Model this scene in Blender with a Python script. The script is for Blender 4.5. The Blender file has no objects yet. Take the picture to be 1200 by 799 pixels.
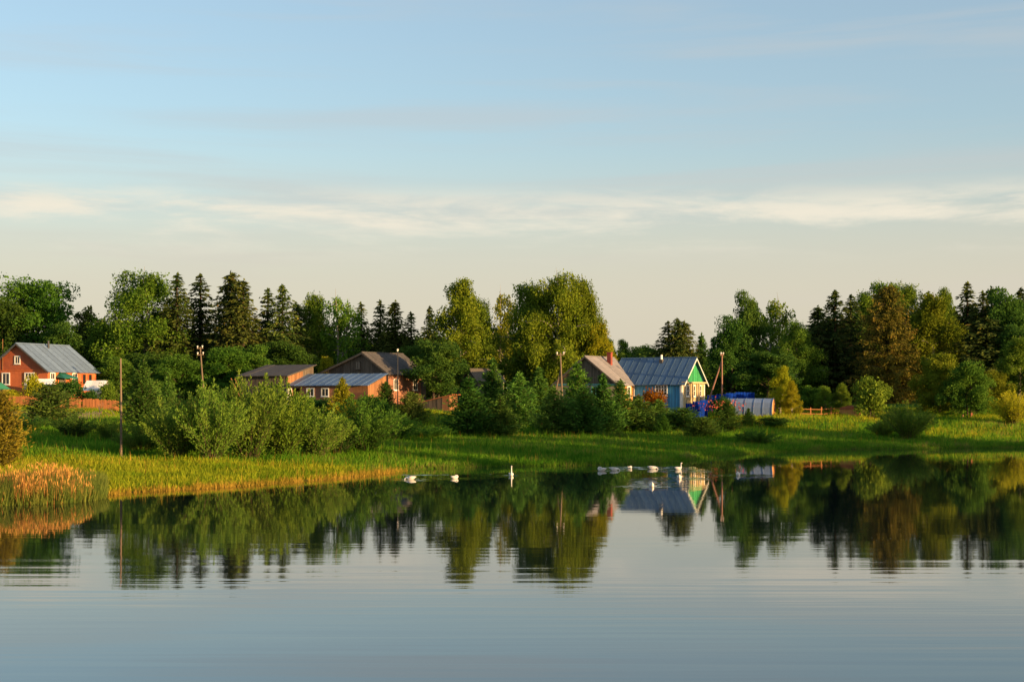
import bpy, math, random
import numpy as np
from math import sin, cos, pi, radians, sqrt, atan2

# ------------------------------------------------------------------ camera, sky, sun, exposure
S = bpy.context.scene
COL = S.collection
CAM_H, FPX, HORY = 5.0, 1667.0, 460.0
cd = bpy.data.cameras.new('camera'); cam = bpy.data.objects.new('camera', cd); COL.objects.link(cam)
cam.location = (0, 0, CAM_H); cam.rotation_euler = (pi/2, 0, 0)
cd.sensor_width = 36.0; cd.lens = 36.0*FPX/1200.0
cd.shift_y = (HORY-399.5)/1200.0
cd.clip_start = 0.5; cd.clip_end = 9000
S.camera = cam

SUN_EL = radians(5.6); SUN_PHI = radians(57.0)      # elevation; angle right of the direction back to the camera
sun_dir = (sin(SUN_PHI)*cos(SUN_EL), -cos(SUN_PHI)*cos(SUN_EL), sin(SUN_EL))   # towards the sun
W = bpy.data.worlds.new('World'); S.world = W; W.use_nodes = True
wn, wl = W.node_tree.nodes, W.node_tree.links
wn.clear()
wout = wn.new('ShaderNodeOutputWorld'); wbg = wn.new('ShaderNodeBackground'); wbg.inputs['Strength'].default_value = 0.15
sky = wn.new('ShaderNodeTexSky'); sky.sky_type = 'NISHITA'; sky.sun_disc = False
sky.sun_elevation = SUN_EL; sky.sun_rotation = pi - SUN_PHI
sky.altitude = 100; sky.air_density = 1.0; sky.dust_density = 1.6; sky.ozone_density = 2.0
wl.new(wbg.outputs[0], wout.inputs[0])

def wnode(t, **kw):
    n = wn.new(t)
    for k, v in kw.items(): setattr(n, k, v)
    return n
def wmath(op, a, b=None, c=None):
    n = wnode('ShaderNodeMath', operation=op)
    for i, v in enumerate((a, b, c)):
        if v is None: continue
        if hasattr(v, 'links'): wl.new(v, n.inputs[i])
        else: n.inputs[i].default_value = v
    return n.outputs[0]
def wrange(v, a, b, c, d):
    n = wnode('ShaderNodeMapRange', interpolation_type='SMOOTHSTEP'); wl.new(v, n.inputs[0])
    for i, x in enumerate((a, b, c, d)): n.inputs[1+i].default_value = x
    return n.outputs[0]
tc = wnode('ShaderNodeTexCoord'); sx = wnode('ShaderNodeSeparateXYZ'); wl.new(tc.outputs['Generated'], sx.inputs[0])
az = wmath('ARCTAN2', sx.outputs[0], sx.outputs[1]); el = sx.outputs[2]
def streak(saz, sel, off, detail, rough, dist=0.0, sh=0.0):
    c = wnode('ShaderNodeCombineXYZ')
    wl.new(wmath('MULTIPLY', wmath('SUBTRACT', az, sh), saz), c.inputs[0]); wl.new(wmath('MULTIPLY', el, sel), c.inputs[1]); c.inputs[2].default_value = off
    n = wnode('ShaderNodeTexNoise'); n.inputs['Scale'].default_value = 1.0; n.inputs['Detail'].default_value = detail
    n.inputs['Roughness'].default_value = rough; n.inputs['Distortion'].default_value = dist
    wl.new(c.outputs[0], n.inputs['Vector']); return n.outputs[0]
# high veils: thin long streaks everywhere; one brighter bank of cloud low over the horizon
veil = wmath('ADD', wmath('MULTIPLY', wrange(streak(2.2, 34, 3.1, 5, 0.55, 0.35), 0.44, 0.72, 0, 1), 0.34), 0.27)
bank = wmath('MULTIPLY', wrange(streak(7.0, 40, 7.7, 7, 0.62, 0.25, 0.30), 0.42, 0.66, 0, 1),
             wmath('MULTIPLY', wrange(el, 0.085, 0.125, 0, 1), wrange(el, 0.122, 0.148, 1, 0)))
lowveil = wmath('MULTIPLY', wrange(el, 0.19, 0.06, 0, 1), 0.8)
cf = lowveil
CLOUD = {}
mixc = wnode('ShaderNodeMix', data_type='RGBA', blend_type='MIX'); wl.new(cf, mixc.inputs[0])
mixv = wnode('ShaderNodeMix', data_type='RGBA', blend_type='MIX'); wl.new(veil, mixv.inputs[0]); wl.new(sky.outputs[0], mixv.inputs[6]); mixv.inputs[7].default_value = (1.55, 1.64, 1.68, 1)
wl.new(mixv.outputs[2], mixc.inputs[6])
mixc.inputs[7].default_value = (2.02, 1.80, 1.44, 1)
mixb = wnode('ShaderNodeMix', data_type='RGBA', blend_type='MIX'); wl.new(wmath('MULTIPLY', bank, 0.9), mixb.inputs[0])
wl.new(mixc.outputs[2], mixb.inputs[6]); mixb.inputs[7].default_value = (2.55, 2.34, 1.92, 1)
wl.new(mixb.outputs[2], wbg.inputs['Color'])

sd_ = bpy.data.lights.new('sun', 'SUN'); sd_.energy = 4.9; sd_.angle = radians(0.6); sd_.color = (1.0, 0.64, 0.29)
sun = bpy.data.objects.new('sun', sd_); COL.objects.link(sun)
from mathutils import Vector, Matrix
sun.rotation_euler = Vector(sun_dir).to_track_quat('Z', 'Y').to_euler(); sun.location = (60, -40, 40)
S.view_settings.view_transform = 'Standard'; S.view_settings.look = 'None'
S.view_settings.gamma = 1.0; S.view_settings.use_curve_mapping = False
S.view_settings.exposure = 1.25
S.render.engine = 'CYCLES'
S.cycles.max_bounces = 8; S.cycles.diffuse_bounces = 5; S.cycles.glossy_bounces = 3; S.cycles.transmission_bounces = 4
S.cycles.use_denoising = True

# ------------------------------------------------------------------ materials
def mat(name):
    m = bpy.data.materials.new(name); m.use_nodes = True
    nt = m.node_tree; nt.nodes.clear()
    o = nt.nodes.new('ShaderNodeOutputMaterial')
    return m, nt, nt.nodes, nt.links, o
def nd(nt, t, **kw):
    n = nt.nodes.new(t)
    for k, v in kw.items(): setattr(n, k, v)
    return n
def rgb(c): return (c[0], c[1], c[2], 1)

def surf(name, c1, c2=None, rough=0.8, scale=2.0, stretch=(1, 1, 1), metal=0.0, bump=0.0, spec=0.3, dirt=None):
    """painted or weathered surface: two tones broken up by noise, finer grain, a little relief"""
    m, nt, N, L, o = mat(name)
    b = nd(nt, 'ShaderNodeBsdfPrincipled'); L.new(b.outputs[0], o.inputs[0])
    b.inputs['Roughness'].default_value = rough; b.inputs['Metallic'].default_value = metal
    b.inputs['Specular IOR Level'].default_value = spec
    c2 = c2 or tuple(x*0.72 for x in c1)
    t = nd(nt, 'ShaderNodeTexCoord'); mp = nd(nt, 'ShaderNodeMapping'); L.new(t.outputs['Object'], mp.inputs[0])
    mp.inputs['Scale'].default_value = stretch
    n1 = nd(nt, 'ShaderNodeTexNoise'); n1.inputs['Scale'].default_value = scale; n1.inputs['Detail'].default_value = 6
    n1.inputs['Roughness'].default_value = 0.65
    L.new(mp.outputs[0], n1.inputs['Vector'])
    r = nd(nt, 'ShaderNodeValToRGB'); r.color_ramp.elements[0].position = 0.33; r.color_ramp.elements[1].position = 0.68
    r.color_ramp.elements[0].color = rgb(c2); r.color_ramp.elements[1].color = rgb(c1)
    L.new(n1.outputs[0], r.inputs[0])
    oi = nd(nt, 'ShaderNodeObjectInfo'); hs = nd(nt, 'ShaderNodeHueSaturation')
    mr = nd(nt, 'ShaderNodeMapRange'); mr.inputs[3].default_value = 0.86; mr.inputs[4].default_value = 1.12
    L.new(oi.outputs['Random'], mr.inputs[0])
    gi = nd(nt, 'ShaderNodeNewGeometry'); m5 = nd(nt, 'ShaderNodeMapRange'); m5.inputs[3].default_value = 0.74; m5.inputs[4].default_value = 1.2
    L.new(gi.outputs['Random Per Island'], m5.inputs[0]); mu = nd(nt, 'ShaderNodeMath', operation='MULTIPLY'); L.new(mr.outputs[0], mu.inputs[0]); L.new(m5.outputs[0], mu.inputs[1])
    L.new(mu.outputs[0], hs.inputs['Value'])
    L.new(r.outputs[0], hs.inputs['Color']); L.new(hs.outputs[0], b.inputs['Base Color'])
    if bump:
        bm = nd(nt, 'ShaderNodeBump'); bm.inputs['Strength'].default_value = bump; bm.inputs['Distance'].default_value = 0.03
        L.new(n1.outputs[0], bm.inputs['Height']); L.new(bm.outputs[0], b.inputs['Normal'])
    return m

def brick_mat(name, c1, c2, mortar):
    m, nt, N, L, o = mat(name)
    b = nd(nt, 'ShaderNodeBsdfPrincipled'); L.new(b.outputs[0], o.inputs[0]); b.inputs['Roughness'].default_value = 0.9
    t = nd(nt, 'ShaderNodeTexCoord'); sp = nd(nt, 'ShaderNodeSeparateXYZ'); L.new(t.outputs['Object'], sp.inputs[0])
    ad = nd(nt, 'ShaderNodeMath', operation='ADD'); L.new(sp.outputs[0], ad.inputs[0]); L.new(sp.outputs[1], ad.inputs[1])
    cb = nd(nt, 'ShaderNodeCombineXYZ'); L.new(ad.outputs[0], cb.inputs[0]); L.new(sp.outputs[2], cb.inputs[1])
    br = nd(nt, 'ShaderNodeTexBrick'); br.inputs['Scale'].default_value = 1.0
    br.inputs['Brick Width'].default_value = 0.26; br.inputs['Row Height'].default_value = 0.08; br.inputs['Mortar Size'].default_value = 0.008
    br.inputs['Color1'].default_value = rgb(c1); br.inputs['Color2'].default_value = rgb(c2); br.inputs['Mortar'].default_value = rgb(mortar)
    L.new(cb.outputs[0], br.inputs['Vector'])
    n1 = nd(nt, 'ShaderNodeTexNoise'); n1.inputs['Scale'].default_value = 1.3; n1.inputs['Detail'].default_value = 5; L.new(t.outputs['Object'], n1.inputs['Vector'])
    mr = nd(nt, 'ShaderNodeMapRange'); mr.inputs[3].default_value = 0.6; mr.inputs[4].default_value = 1.3; L.new(n1.outputs[0], mr.inputs[0])
    hs = nd(nt, 'ShaderNodeHueSaturation'); L.new(mr.outputs[0], hs.inputs['Value']); L.new(br.outputs[0], hs.inputs['Color'])
    L.new(hs.outputs[0], b.inputs['Base Color'])
    return m

def leafy(name, dark, light, transl=0.35, accent=None, hue_spread=0.02):
    """foliage: per-leaf tint, clump-sized drift of colour, some light through the leaf"""
    k_ = (1.22, 1.34, 1.15); dark, light = [tuple(a_*b_ for a_, b_ in zip(c_, k_)) for c_ in (dark, light)]; transl += 0.08
    m, nt, N, L, o = mat(name)
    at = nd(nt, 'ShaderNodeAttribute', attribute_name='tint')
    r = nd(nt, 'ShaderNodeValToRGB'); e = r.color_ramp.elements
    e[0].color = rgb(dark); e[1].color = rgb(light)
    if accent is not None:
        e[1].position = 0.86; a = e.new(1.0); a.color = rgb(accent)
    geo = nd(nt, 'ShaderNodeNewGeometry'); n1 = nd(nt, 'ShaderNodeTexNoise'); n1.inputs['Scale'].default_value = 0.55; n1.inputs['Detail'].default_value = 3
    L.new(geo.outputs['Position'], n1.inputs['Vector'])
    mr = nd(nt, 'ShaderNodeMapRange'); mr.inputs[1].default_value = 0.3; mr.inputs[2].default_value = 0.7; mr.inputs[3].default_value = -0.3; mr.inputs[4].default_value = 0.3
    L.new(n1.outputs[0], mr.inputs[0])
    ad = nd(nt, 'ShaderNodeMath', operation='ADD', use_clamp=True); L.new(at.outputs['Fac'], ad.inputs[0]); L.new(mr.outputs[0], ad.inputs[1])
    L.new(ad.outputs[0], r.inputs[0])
    oi = nd(nt, 'ShaderNodeObjectInfo'); hs = nd(nt, 'ShaderNodeHueSaturation')
    m2 = nd(nt, 'ShaderNodeMapRange'); m2.inputs[3].default_value = 0.5-hue_spread; m2.inputs[4].default_value = 0.5+hue_spread*0.6
    L.new(oi.outputs['Random'], m2.inputs[0]); L.new(m2.outputs[0], hs.inputs['Hue'])
    m3 = nd(nt, 'ShaderNodeMapRange'); m3.inputs[3].default_value = 0.8; m3.inputs[4].default_value = 1.2
    wnz = nd(nt, 'ShaderNodeTexWhiteNoise', noise_dimensions='1D'); L.new(oi.outputs['Random'], wnz.inputs['W']); L.new(wnz.outputs[0], m3.inputs[0]); L.new(m3.outputs[0], hs.inputs['Value'])
    L.new(r.outputs[0], hs.inputs['Color'])
    d = nd(nt, 'ShaderNodeBsdfDiffuse'); tr = nd(nt, 'ShaderNodeBsdfTranslucent'); mx = nd(nt, 'ShaderNodeMixShader')
    mx.inputs[0].default_value = transl
    L.new(hs.outputs[0], d.inputs[0]); L.new(hs.outputs[0], tr.inputs[0])
    L.new(d.outputs[0], mx.inputs[1]); L.new(tr.outputs[0], mx.inputs[2]); L.new(mx.outputs[0], o.inputs[0])
    return m

M = {}
M['birch_leaf'] = leafy('birch_leaf', (0.055, 0.105, 0.014), (0.155, 0.205, 0.026))
M['leaf'] = leafy('leaf', (0.035, 0.092, 0.015), (0.105, 0.185, 0.026))
M['dark_leaf'] = leafy('dark_leaf', (0.022, 0.062, 0.015), (0.07, 0.125, 0.022))
M['olive_leaf'] = leafy('olive_leaf', (0.075, 0.105, 0.010), (0.19, 0.195, 0.020))
M['gold_leaf'] = leafy('gold_leaf', (0.16, 0.165, 0.010), (0.33, 0.29, 0.02))  # gold of the low sun on the young birches is put into this colour
M['rust_leaf'] = leafy('rust_leaf', (0.14, 0.04, 0.006), (0.26, 0.10, 0.012))
M['willow_leaf'] = leafy('willow_leaf', (0.055, 0.115, 0.016), (0.145, 0.20, 0.032), 0.35)
M['spruce_needle'] = leafy('spruce_needle', (0.020, 0.042, 0.014), (0.075, 0.085, 0.022), 0.15, (0.14, 0.115, 0.03))
M['sunlit_needle'] = leafy('sunlit_needle', (0.030, 0.052, 0.014), (0.092, 0.105, 0.024), 0.18, (0.16, 0.135, 0.032))  # lit copy of the spruce needles, tan sun on the tips put into the colour
M['brown_needle'] = leafy('brown_needle', (0.045, 0.052, 0.011), (0.125, 0.095, 0.017), 0.22, (0.19, 0.12, 0.024))  # orange sunlight on the big spruce is put into the needle colour
M['young_needle'] = leafy('young_needle', (0.032, 0.085, 0.017), (0.095, 0.165, 0.030), 0.28)
M['pine_needle'] = leafy('pine_needle', (0.035, 0.072, 0.017), (0.105, 0.14, 0.03), 0.2)
M['gold_needle'] = leafy('gold_needle', (0.10, 0.08, 0.012), (0.24, 0.17, 0.025), 0.25)
M['grass'] = leafy('grass', (0.028, 0.105, 0.008), (0.125, 0.22, 0.018), 0.35, (0.22, 0.21, 0.05))
M['yellow_grass'] = leafy('yellow_grass', (0.11, 0.17, 0.010), (0.31, 0.28, 0.020), 0.35, (0.36, 0.26, 0.05))  # lit tone of the meadow grass, sunlight put into the colour
M['straw'] = leafy('straw', (0.17, 0.12, 0.015), (0.44, 0.23, 0.045), 0.3)
M['reed_straw'] = leafy('reed_straw', (0.27, 0.11, 0.035), (0.52, 0.23, 0.075), 0.3)
M['reed_green'] = leafy('reed_green', (0.06, 0.085, 0.018), (0.17, 0.16, 0.035), 0.3)
M['blossom'] = leafy('blossom', (0.30, 0.05, 0.04), (0.55, 0.16, 0.10), 0.3)
M['fluff'] = leafy('fluff', (0.10, 0.09, 0.05), (0.42, 0.36, 0.3), 0.1)
M['bark'] = surf('bark', (0.09, 0.062, 0.04), (0.045, 0.033, 0.024), 0.95, 3, (1, 1, 0.25), bump=0.5)
M['birch_bark'] = surf('birch_bark', (0.42, 0.37, 0.31), (0.07, 0.06, 0.05), 0.85, 4, (1, 1, 1.6))
M['stem'] = surf('stem', (0.10, 0.07, 0.035), (0.05, 0.04, 0.022), 0.9, 4)
M['brick'] = brick_mat('brick', (0.58, 0.130, 0.034), (0.49, 0.105, 0.028), (0.42, 0.14, 0.055))
M['old_brick'] = brick_mat('old_brick', (0.30, 0.105, 0.055), (0.22, 0.075, 0.045), (0.26, 0.18, 0.13))
M['gable_brick'] = brick_mat('gable_brick', (0.44, 0.090, 0.030), (0.35, 0.072, 0.025), (0.30, 0.10, 0.045))
M['roof_plain'] = surf('roof_plain', (0.25, 0.225, 0.22), (0.18, 0.165, 0.16), 0.7, 1.2, (1, 4, 4), 0.0, 0.1)
M['roof_grey'] = surf('roof_grey', (0.155, 0.215, 0.30), (0.115, 0.16, 0.225), 0.42, 1.2, (1, 4, 4), 0.0, 0.1)
M['roof_slate'] = surf('roof_slate', (0.105, 0.092, 0.084), (0.055, 0.05, 0.048), 0.9, 1.6, (1, 3, 3), bump=0.4)
M['roof_blue'] = surf('roof_blue', (0.075, 0.135, 0.225), (0.055, 0.10, 0.165), 0.5, 0.9, (5, 1, 1))
M['roof_zinc'] = surf('roof_zinc', (0.13, 0.20, 0.31), (0.085, 0.13, 0.20), 0.5, 0.8, (5, 1, 1))
M['plank_grey'] = surf('plank_grey', (0.135, 0.105, 0.078), (0.062, 0.048, 0.037), 0.9, 3, (3, 3, 0.3), bump=0.3)
M['plank_dark'] = surf('plank_dark', (0.13, 0.11, 0.085), (0.07, 0.06, 0.05), 0.9, 3, (3, 3, 0.3), bump=0.3)
M['plank_tan'] = surf('plank_tan', (0.30, 0.135, 0.055), (0.16, 0.075, 0.035), 0.85, 3, (3, 3, 0.3), bump=0.3)  # also serves the shed boards where orange sunlight is put into the colour
M['fence_wood'] = surf('fence_wood', (0.34, 0.125, 0.042), (0.23, 0.085, 0.03), 0.85, 3, (3, 3, 0.3))
M['cream'] = surf('cream', (0.50, 0.39, 0.22), (0.42, 0.32, 0.17), 0.8, 2)
M['white_paint'] = surf('white_paint', (0.74, 0.71, 0.66), (0.6, 0.57, 0.52), 0.6, 3)
M['red_paint'] = surf('red_paint', (0.42, 0.09, 0.06), (0.34, 0.07, 0.05), 0.6, 3)
M['sky_paint'] = surf('sky_paint', (0.07, 0.30, 0.52), (0.05, 0.23, 0.42), 0.7, 2.5, (3, 3, 0.4))
M['green_paint'] = surf('green_paint', (0.03, 0.26, 0.09), (0.025, 0.20, 0.07), 0.7, 2.5)
M['dark_green'] = surf('dark_green', (0.02, 0.16, 0.10), (0.016, 0.12, 0.08), 0.5, 2)
M['turquoise'] = surf('turquoise', (0.12, 0.36, 0.36), (0.09, 0.28, 0.28), 0.7, 2)
M['fence_blue'] = surf('fence_blue', (0.002, 0.028, 0.26), (0.002, 0.022, 0.20), 0.8, 2, spec=0.05)
M['polycarb'] = surf('polycarb', (0.165, 0.22, 0.33), (0.125, 0.165, 0.25), 0.45, 2, (4, 1, 1), spec=0.5)
M['orange_ply'] = surf('orange_ply', (0.50, 0.24, 0.08), (0.40, 0.18, 0.06), 0.8, 3)
M['rust_brown'] = surf('rust_brown', (0.42, 0.13, 0.06), (0.28, 0.085, 0.04), 0.8, 3)
M['chimney_brick'] = brick_mat('chimney_brick', (0.24, 0.035, 0.02), (0.18, 0.028, 0.018), (0.17, 0.07, 0.05))
M['dark_metal'] = surf('dark_metal', (0.04, 0.04, 0.045), (0.025, 0.025, 0.03), 0.6, 4)
M['white_metal'] = surf('white_metal', (0.75, 0.73, 0.7), (0.66, 0.64, 0.6), 0.4, 4)
M['pole_wood'] = surf('pole_wood', (0.19, 0.135, 0.09), (0.11, 0.08, 0.055), 0.9, 4, (3, 3, 0.2))
M['pole_brown'] = surf('pole_brown', (0.21, 0.085, 0.05), (0.13, 0.055, 0.035), 0.9, 4, (3, 3, 0.2))
M['pole_pink'] = surf('pole_pink', (0.28, 0.14, 0.10), (0.19, 0.10, 0.07), 0.9, 4, (3, 3, 0.2))
M['ceramic'] = surf('ceramic', (0.7, 0.66, 0.6), (0.6, 0.56, 0.5), 0.3, 4)
M['dark_interior'] = surf('dark_interior', (0.03, 0.025, 0.02), (0.02, 0.017, 0.014), 0.95, 3)
M['feather'] = surf('feather', (0.66, 0.64, 0.61), (0.55, 0.53, 0.5), 0.85, 9)
M['beak'] = surf('beak', (0.55, 0.20, 0.03), (0.45, 0.16, 0.03), 0.5, 9)
g, nt, N, L, o = mat('window_glass')
b = nd(nt, 'ShaderNodeBsdfPrincipled'); b.inputs['Base Color'].default_value = (0.015, 0.017, 0.02, 1); b.inputs['Roughness'].default_value = 0.06
b.inputs['Specular IOR Level'].default_value = 0.8; L.new(b.outputs[0], o.inputs[0]); M['glass'] = g

# ------------------------------------------------------------------ mesh helpers
class MB:
    def __init__(s): s.v = []; s.f = []
    def add(s, vs, fs):
        k = len(s.v); s.v += [tuple(p) for p in vs]; s.f += [tuple(i+k for i in f) for f in fs]; return s
    def box(s, x0, x1, y0, y1, z0, z1):
        return s.add([(x0,y0,z0),(x1,y0,z0),(x1,y1,z0),(x0,y1,z0),(x0,y0,z1),(x1,y0,z1),(x1,y1,z1),(x0,y1,z1)],
                     [(3,2,1,0),(4,5,6,7),(0,1,5,4),(1,2,6,5),(2,3,7,6),(3,0,4,7)])
    def hexa(s, p):   # 8 points: bottom loop 0-3, top loop 4-7
        return s.add(p, [(3,2,1,0),(4,5,6,7),(0,1,5,4),(1,2,6,5),(2,3,7,6),(3,0,4,7)])
    def prism(s, poly, d):   # extrude polygon (3-D points, planar) by vector d
        n = len(poly); d = Vector(d)
        vs = [Vector(p) for p in poly] + [Vector(p)+d for p in poly]
        return s.add(vs, [tuple(range(n))[::-1], tuple(range(n, 2*n))] + [(i, (i+1) % n, n+(i+1) % n, n+i) for i in range(n)])
    def tube(s, pts, rad, n=7, cap=True):
        pts = [Vector(p) for p in pts]; k0 = len(s.v); m = len(pts)
        for i, p in enumerate(pts):
            t = (pts[min(i+1, m-1)]-pts[max(i-1, 0)]).normalized()
            u = t.cross(Vector((0.13, 0.97, 0.2))).normalized(); w = t.cross(u)
            r = rad[i] if hasattr(rad, '__len__') else rad
            rx, ry = r if hasattr(r, '__len__') else (r, r)
            for j in range(n):
                a = 2*pi*j/n; s.v.append(tuple(p+u*(cos(a)*rx)+w*(sin(a)*ry)))
        for i in range(m-1):
            for j in range(n):
                a, b2 = k0+i*n+j, k0+i*n+(j+1) % n
                s.f.append((a, b2, b2+n, a+n))
        if cap: s.f.append(tuple(k0+j for j in range(n))[::-1]); s.f.append(tuple(k0+(m-1)*n+j for j in range(n)))
        return s
    def mesh(s, name, m, smooth=False):
        me = bpy.data.meshes.new(name); me.from_pydata(s.v, [], s.f); me.update()
        me.materials.append(M[m] if isinstance(m, str) else m)
        if smooth: me.polygons.foreach_set('use_smooth', [True]*len(me.polygons))
        return me
    def build(s, name, m, parent=None, smooth=False, kind=None):
        return link(name, s.mesh(name, m, smooth), parent, kind)

def link(name, me, parent=None, kind=None):
    o = bpy.data.objects.new(name, me); COL.objects.link(o)
    if parent is not None: o.parent = parent
    if kind: o['kind'] = kind
    return o
def tag(o, label, cat, group=None, kind=None):
    o['label'] = label; o['category'] = cat
    if group: o['group'] = group
    if kind: o['kind'] = kind
    return o
def empty(name, loc, rz=0.0, label=None, cat=None, group=None):
    o = bpy.data.objects.new(name, None); COL.objects.link(o); o.location = loc; o.rotation_euler = (0, 0, rz)
    o.empty_display_size = 0.3
    if label: tag(o, label, cat, group)
    return o
def face_mesh(name, V, tint, m):
    """V: (n, k, 3) separate k-gons with a per-face tint"""
    n, k = V.shape[:2]; me = bpy.data.meshes.new(name)
    me.vertices.add(n*k); me.vertices.foreach_set('co', V.astype(np.float32).ravel())
    me.loops.add(n*k); me.loops.foreach_set('vertex_index', np.arange(n*k, dtype=np.int32))
    me.polygons.add(n); me.polygons.foreach_set('loop_start', np.arange(0, n*k, k, dtype=np.int32))
    a = me.attributes.new('tint', 'FLOAT', 'POINT'); a.data.foreach_set('value', np.repeat(tint, k).astype(np.float32))
    me.materials.append(M[m] if isinstance(m, str) else m); me.update(calc_edges=True)
    return me

# ------------------------------------------------------------------ terrain: lake outline, height, ground, water
def px2(px, D): return ((px-600.0)*D/FPX, D)
shore_px = [(-40, 592), (0, 590), (60, 588), (120, 580), (200, 574), (300, 568), (400, 560), (455, 554), (480, 550), (520, 548.5),
            (600, 546), (700, 545), (760, 543), (800, 540), (835, 534.5), (870, 532), (900, 530), (950, 527.5), (1000, 526), (1060, 526.5), (1100, 525), (1200, 524), (1260, 524)]
lake = [px2(px, 5*FPX/(y-HORY)) for px, y in shore_px]
lake += [(70, 128), (86, 112), (96, 80), (102, 45), (104, 15), (98, 4), (40, 6), (-40, 6), (-66, 4), (-70, 20), (-58, 40), (-40, 55)]
lake = np.array(lake)
def jit(P):   # wobble between the control points
    out = []
    r = np.random.RandomState(5)
    for i in range(len(P)):
        a, b2 = P[i], P[(i+1) % len(P)]; d = b2-a; n = max(1, int(np.hypot(*d)/2.2)); nrm = np.array([-d[1], d[0]])/(np.hypot(*d)+1e-6)
        for k in range(n):
            out.append(a+d*k/n+nrm*(r.uniform(-0.28, 0.28) if k else 0))
    return np.array(out)
lake = jit(lake)
def shore_dist(x, y):
    """positive on land, negative in the lake"""
    x = np.atleast_1d(np.asarray(x, float)); y = np.atleast_1d(np.asarray(y, float))
    d2 = np.full(x.shape, 1e18); ins = np.zeros(x.shape, bool)
    for i in range(len(lake)):
        ax, ay = lake[i]; bx, by = lake[(i+1) % len(lake)]
        ex, ey = bx-ax, by-ay; l2 = ex*ex+ey*ey
        t = np.clip(((x-ax)*ex+(y-ay)*ey)/l2, 0, 1)
        d2 = np.minimum(d2, (x-ax-t*ex)**2+(y-ay-t*ey)**2)
        c = (ay > y) != (by > y)
        if ey != 0: ins ^= c & (x < (bx-ax)*(y-ay)/ey+ax)
    d = np.sqrt(d2); return np.where(ins, -d, d)
PS = [0, 1.2, 7, 15, 22, 28, 36, 45, 55, 60, 72, 78, 86, 94, 110, 200, 600, 4000]
PZ = [[0.0, 0.10, 0.40, 0.65, 0.95, 1.2, 1.5, 1.8, 1.95, 2.05, 2.4, 2.7, 3.35, 3.85, 4.2, 5.5, 7.0, 9.0],     # under the red house
      [0.0, 0.10, 0.40, 0.65, 0.85, 1.05, 1.45, 2.1, 2.95, 3.3, 3.95, 4.1, 4.2, 4.3, 4.5, 5.5, 7.0, 9.0],      # middle
      [0.0, 0.10, 0.45, 1.0, 1.6, 2.15, 2.75, 3.2, 3.6, 3.75, 4.0, 4.1, 4.2, 4.3, 4.5, 5.5, 7.0, 9.0]]         # right bank
def zg(x, y):
    sc = np.isscalar(x); s = shore_dist(x, y); x = np.atleast_1d(x); y = np.atleast_1d(y)
    u = x/np.maximum(y, 20.0)*FPX+600
    wl_ = np.clip((480-u)/260, 0, 1); wr_ = np.clip((u-790)/80, 0, 1)
    z = sum(w_*np.interp(s, PS, p_) for w_, p_ in zip((wl_, 1-wl_-wr_, wr_), PZ))
    z = np.where(s < 0, np.maximum(-1.4, s*0.22), z)
    w = np.clip(s/12, 0, 1)
    z = z+w*(0.10*np.sin(x*0.31+1.3)*np.sin(y*0.23+0.4)+0.06*np.sin(x*0.83+y*0.41)+0.035*np.sin(x*1.9-y*1.3+0.7))
    z = np.where(y < 6.5, np.maximum(z, np.clip((6.5-y)*0.6, -1, 3.3)), z)
    return float(z[0]) if sc else z
def gp(px, py, lo=55.0, hi=230.0):
    """where the sight line through photo pixel (px, py) meets the ground"""
    D = np.linspace(lo, hi, 700); x = (px-600)*D/FPX; z = CAM_H-(py-HORY)*D/FPX
    h = zg(x, D); k = np.where(z <= h)[0]; i = k[0] if len(k) else len(D)-1
    return float(x[i]), float(D[i]), float(h[i])
def at(px, D):
    x = (px-600)*D/FPX; return x, D, zg(x, D)
def zpx(py, D): return CAM_H-(py-HORY)*D/FPX

def grid_axis(parts):
    out = []
    for a, b2, st in parts: out += list(np.arange(a, b2, st))
    return np.array(out+[parts[-1][1]])
gx = grid_axis([(-4000, -800, 400), (-800, -160, 40), (-160, -64, 6), (-64, 64, 0.8), (64, 160, 4), (160, 800, 40), (800, 4000, 400)])
gy = grid_axis([(-1500, -100, 200), (-100, 0, 10), (0, 60, 3), (60, 150, 0.8), (150, 210, 2), (210, 400, 10), (400, 1000, 50), (1000, 6000, 500)])
GX, GY = np.meshgrid(gx, gy); GZ = zg(GX.ravel(), GY.ravel())
nx, ny = len(gx), len(gy)
ii = (np.arange(ny-1)[:, None]*nx+np.arange(nx-1)[None, :]).ravel()
me = bpy.data.meshes.new('ground')
me.vertices.add(nx*ny); me.vertices.foreach_set('co', np.stack([GX.ravel(), GY.ravel(), GZ], 1).astype(np.float32).ravel())
q = np.stack([ii, ii+1, ii+nx+1, ii+nx], 1)
me.loops.add(q.size); me.loops.foreach_set('vertex_index', q.ravel().astype(np.int32))
me.polygons.add(len(q)); me.polygons.foreach_set('loop_start', np.arange(0, q.size, 4, dtype=np.int32))
me.polygons.foreach_set('use_smooth', np.ones(len(q), bool)); me.update(calc_edges=True)
m, nt, N, L, o = mat('meadow')
b = nd(nt, 'ShaderNodeBsdfPrincipled'); b.inputs['Roughness'].default_value = 1.0; b.inputs['Specular IOR Level'].default_value = 0.1; L.new(b.outputs[0], o.inputs[0])
geo = nd(nt, 'ShaderNodeNewGeometry'); n1 = nd(nt, 'ShaderNodeTexNoise'); n1.inputs['Scale'].default_value = 0.13; n1.inputs['Detail'].default_value = 7; n1.inputs['Roughness'].default_value = 0.65
L.new(geo.outputs['Position'], n1.inputs['Vector'])
r = nd(nt, 'ShaderNodeValToRGB'); e = r.color_ramp.elements; e[0].position = 0.34; e[1].position = 0.68
e[0].color = (0.026, 0.085, 0.008, 1); e[1].color = (0.10, 0.16, 0.015, 1); L.new(n1.outputs[0], r.inputs[0])
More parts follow.
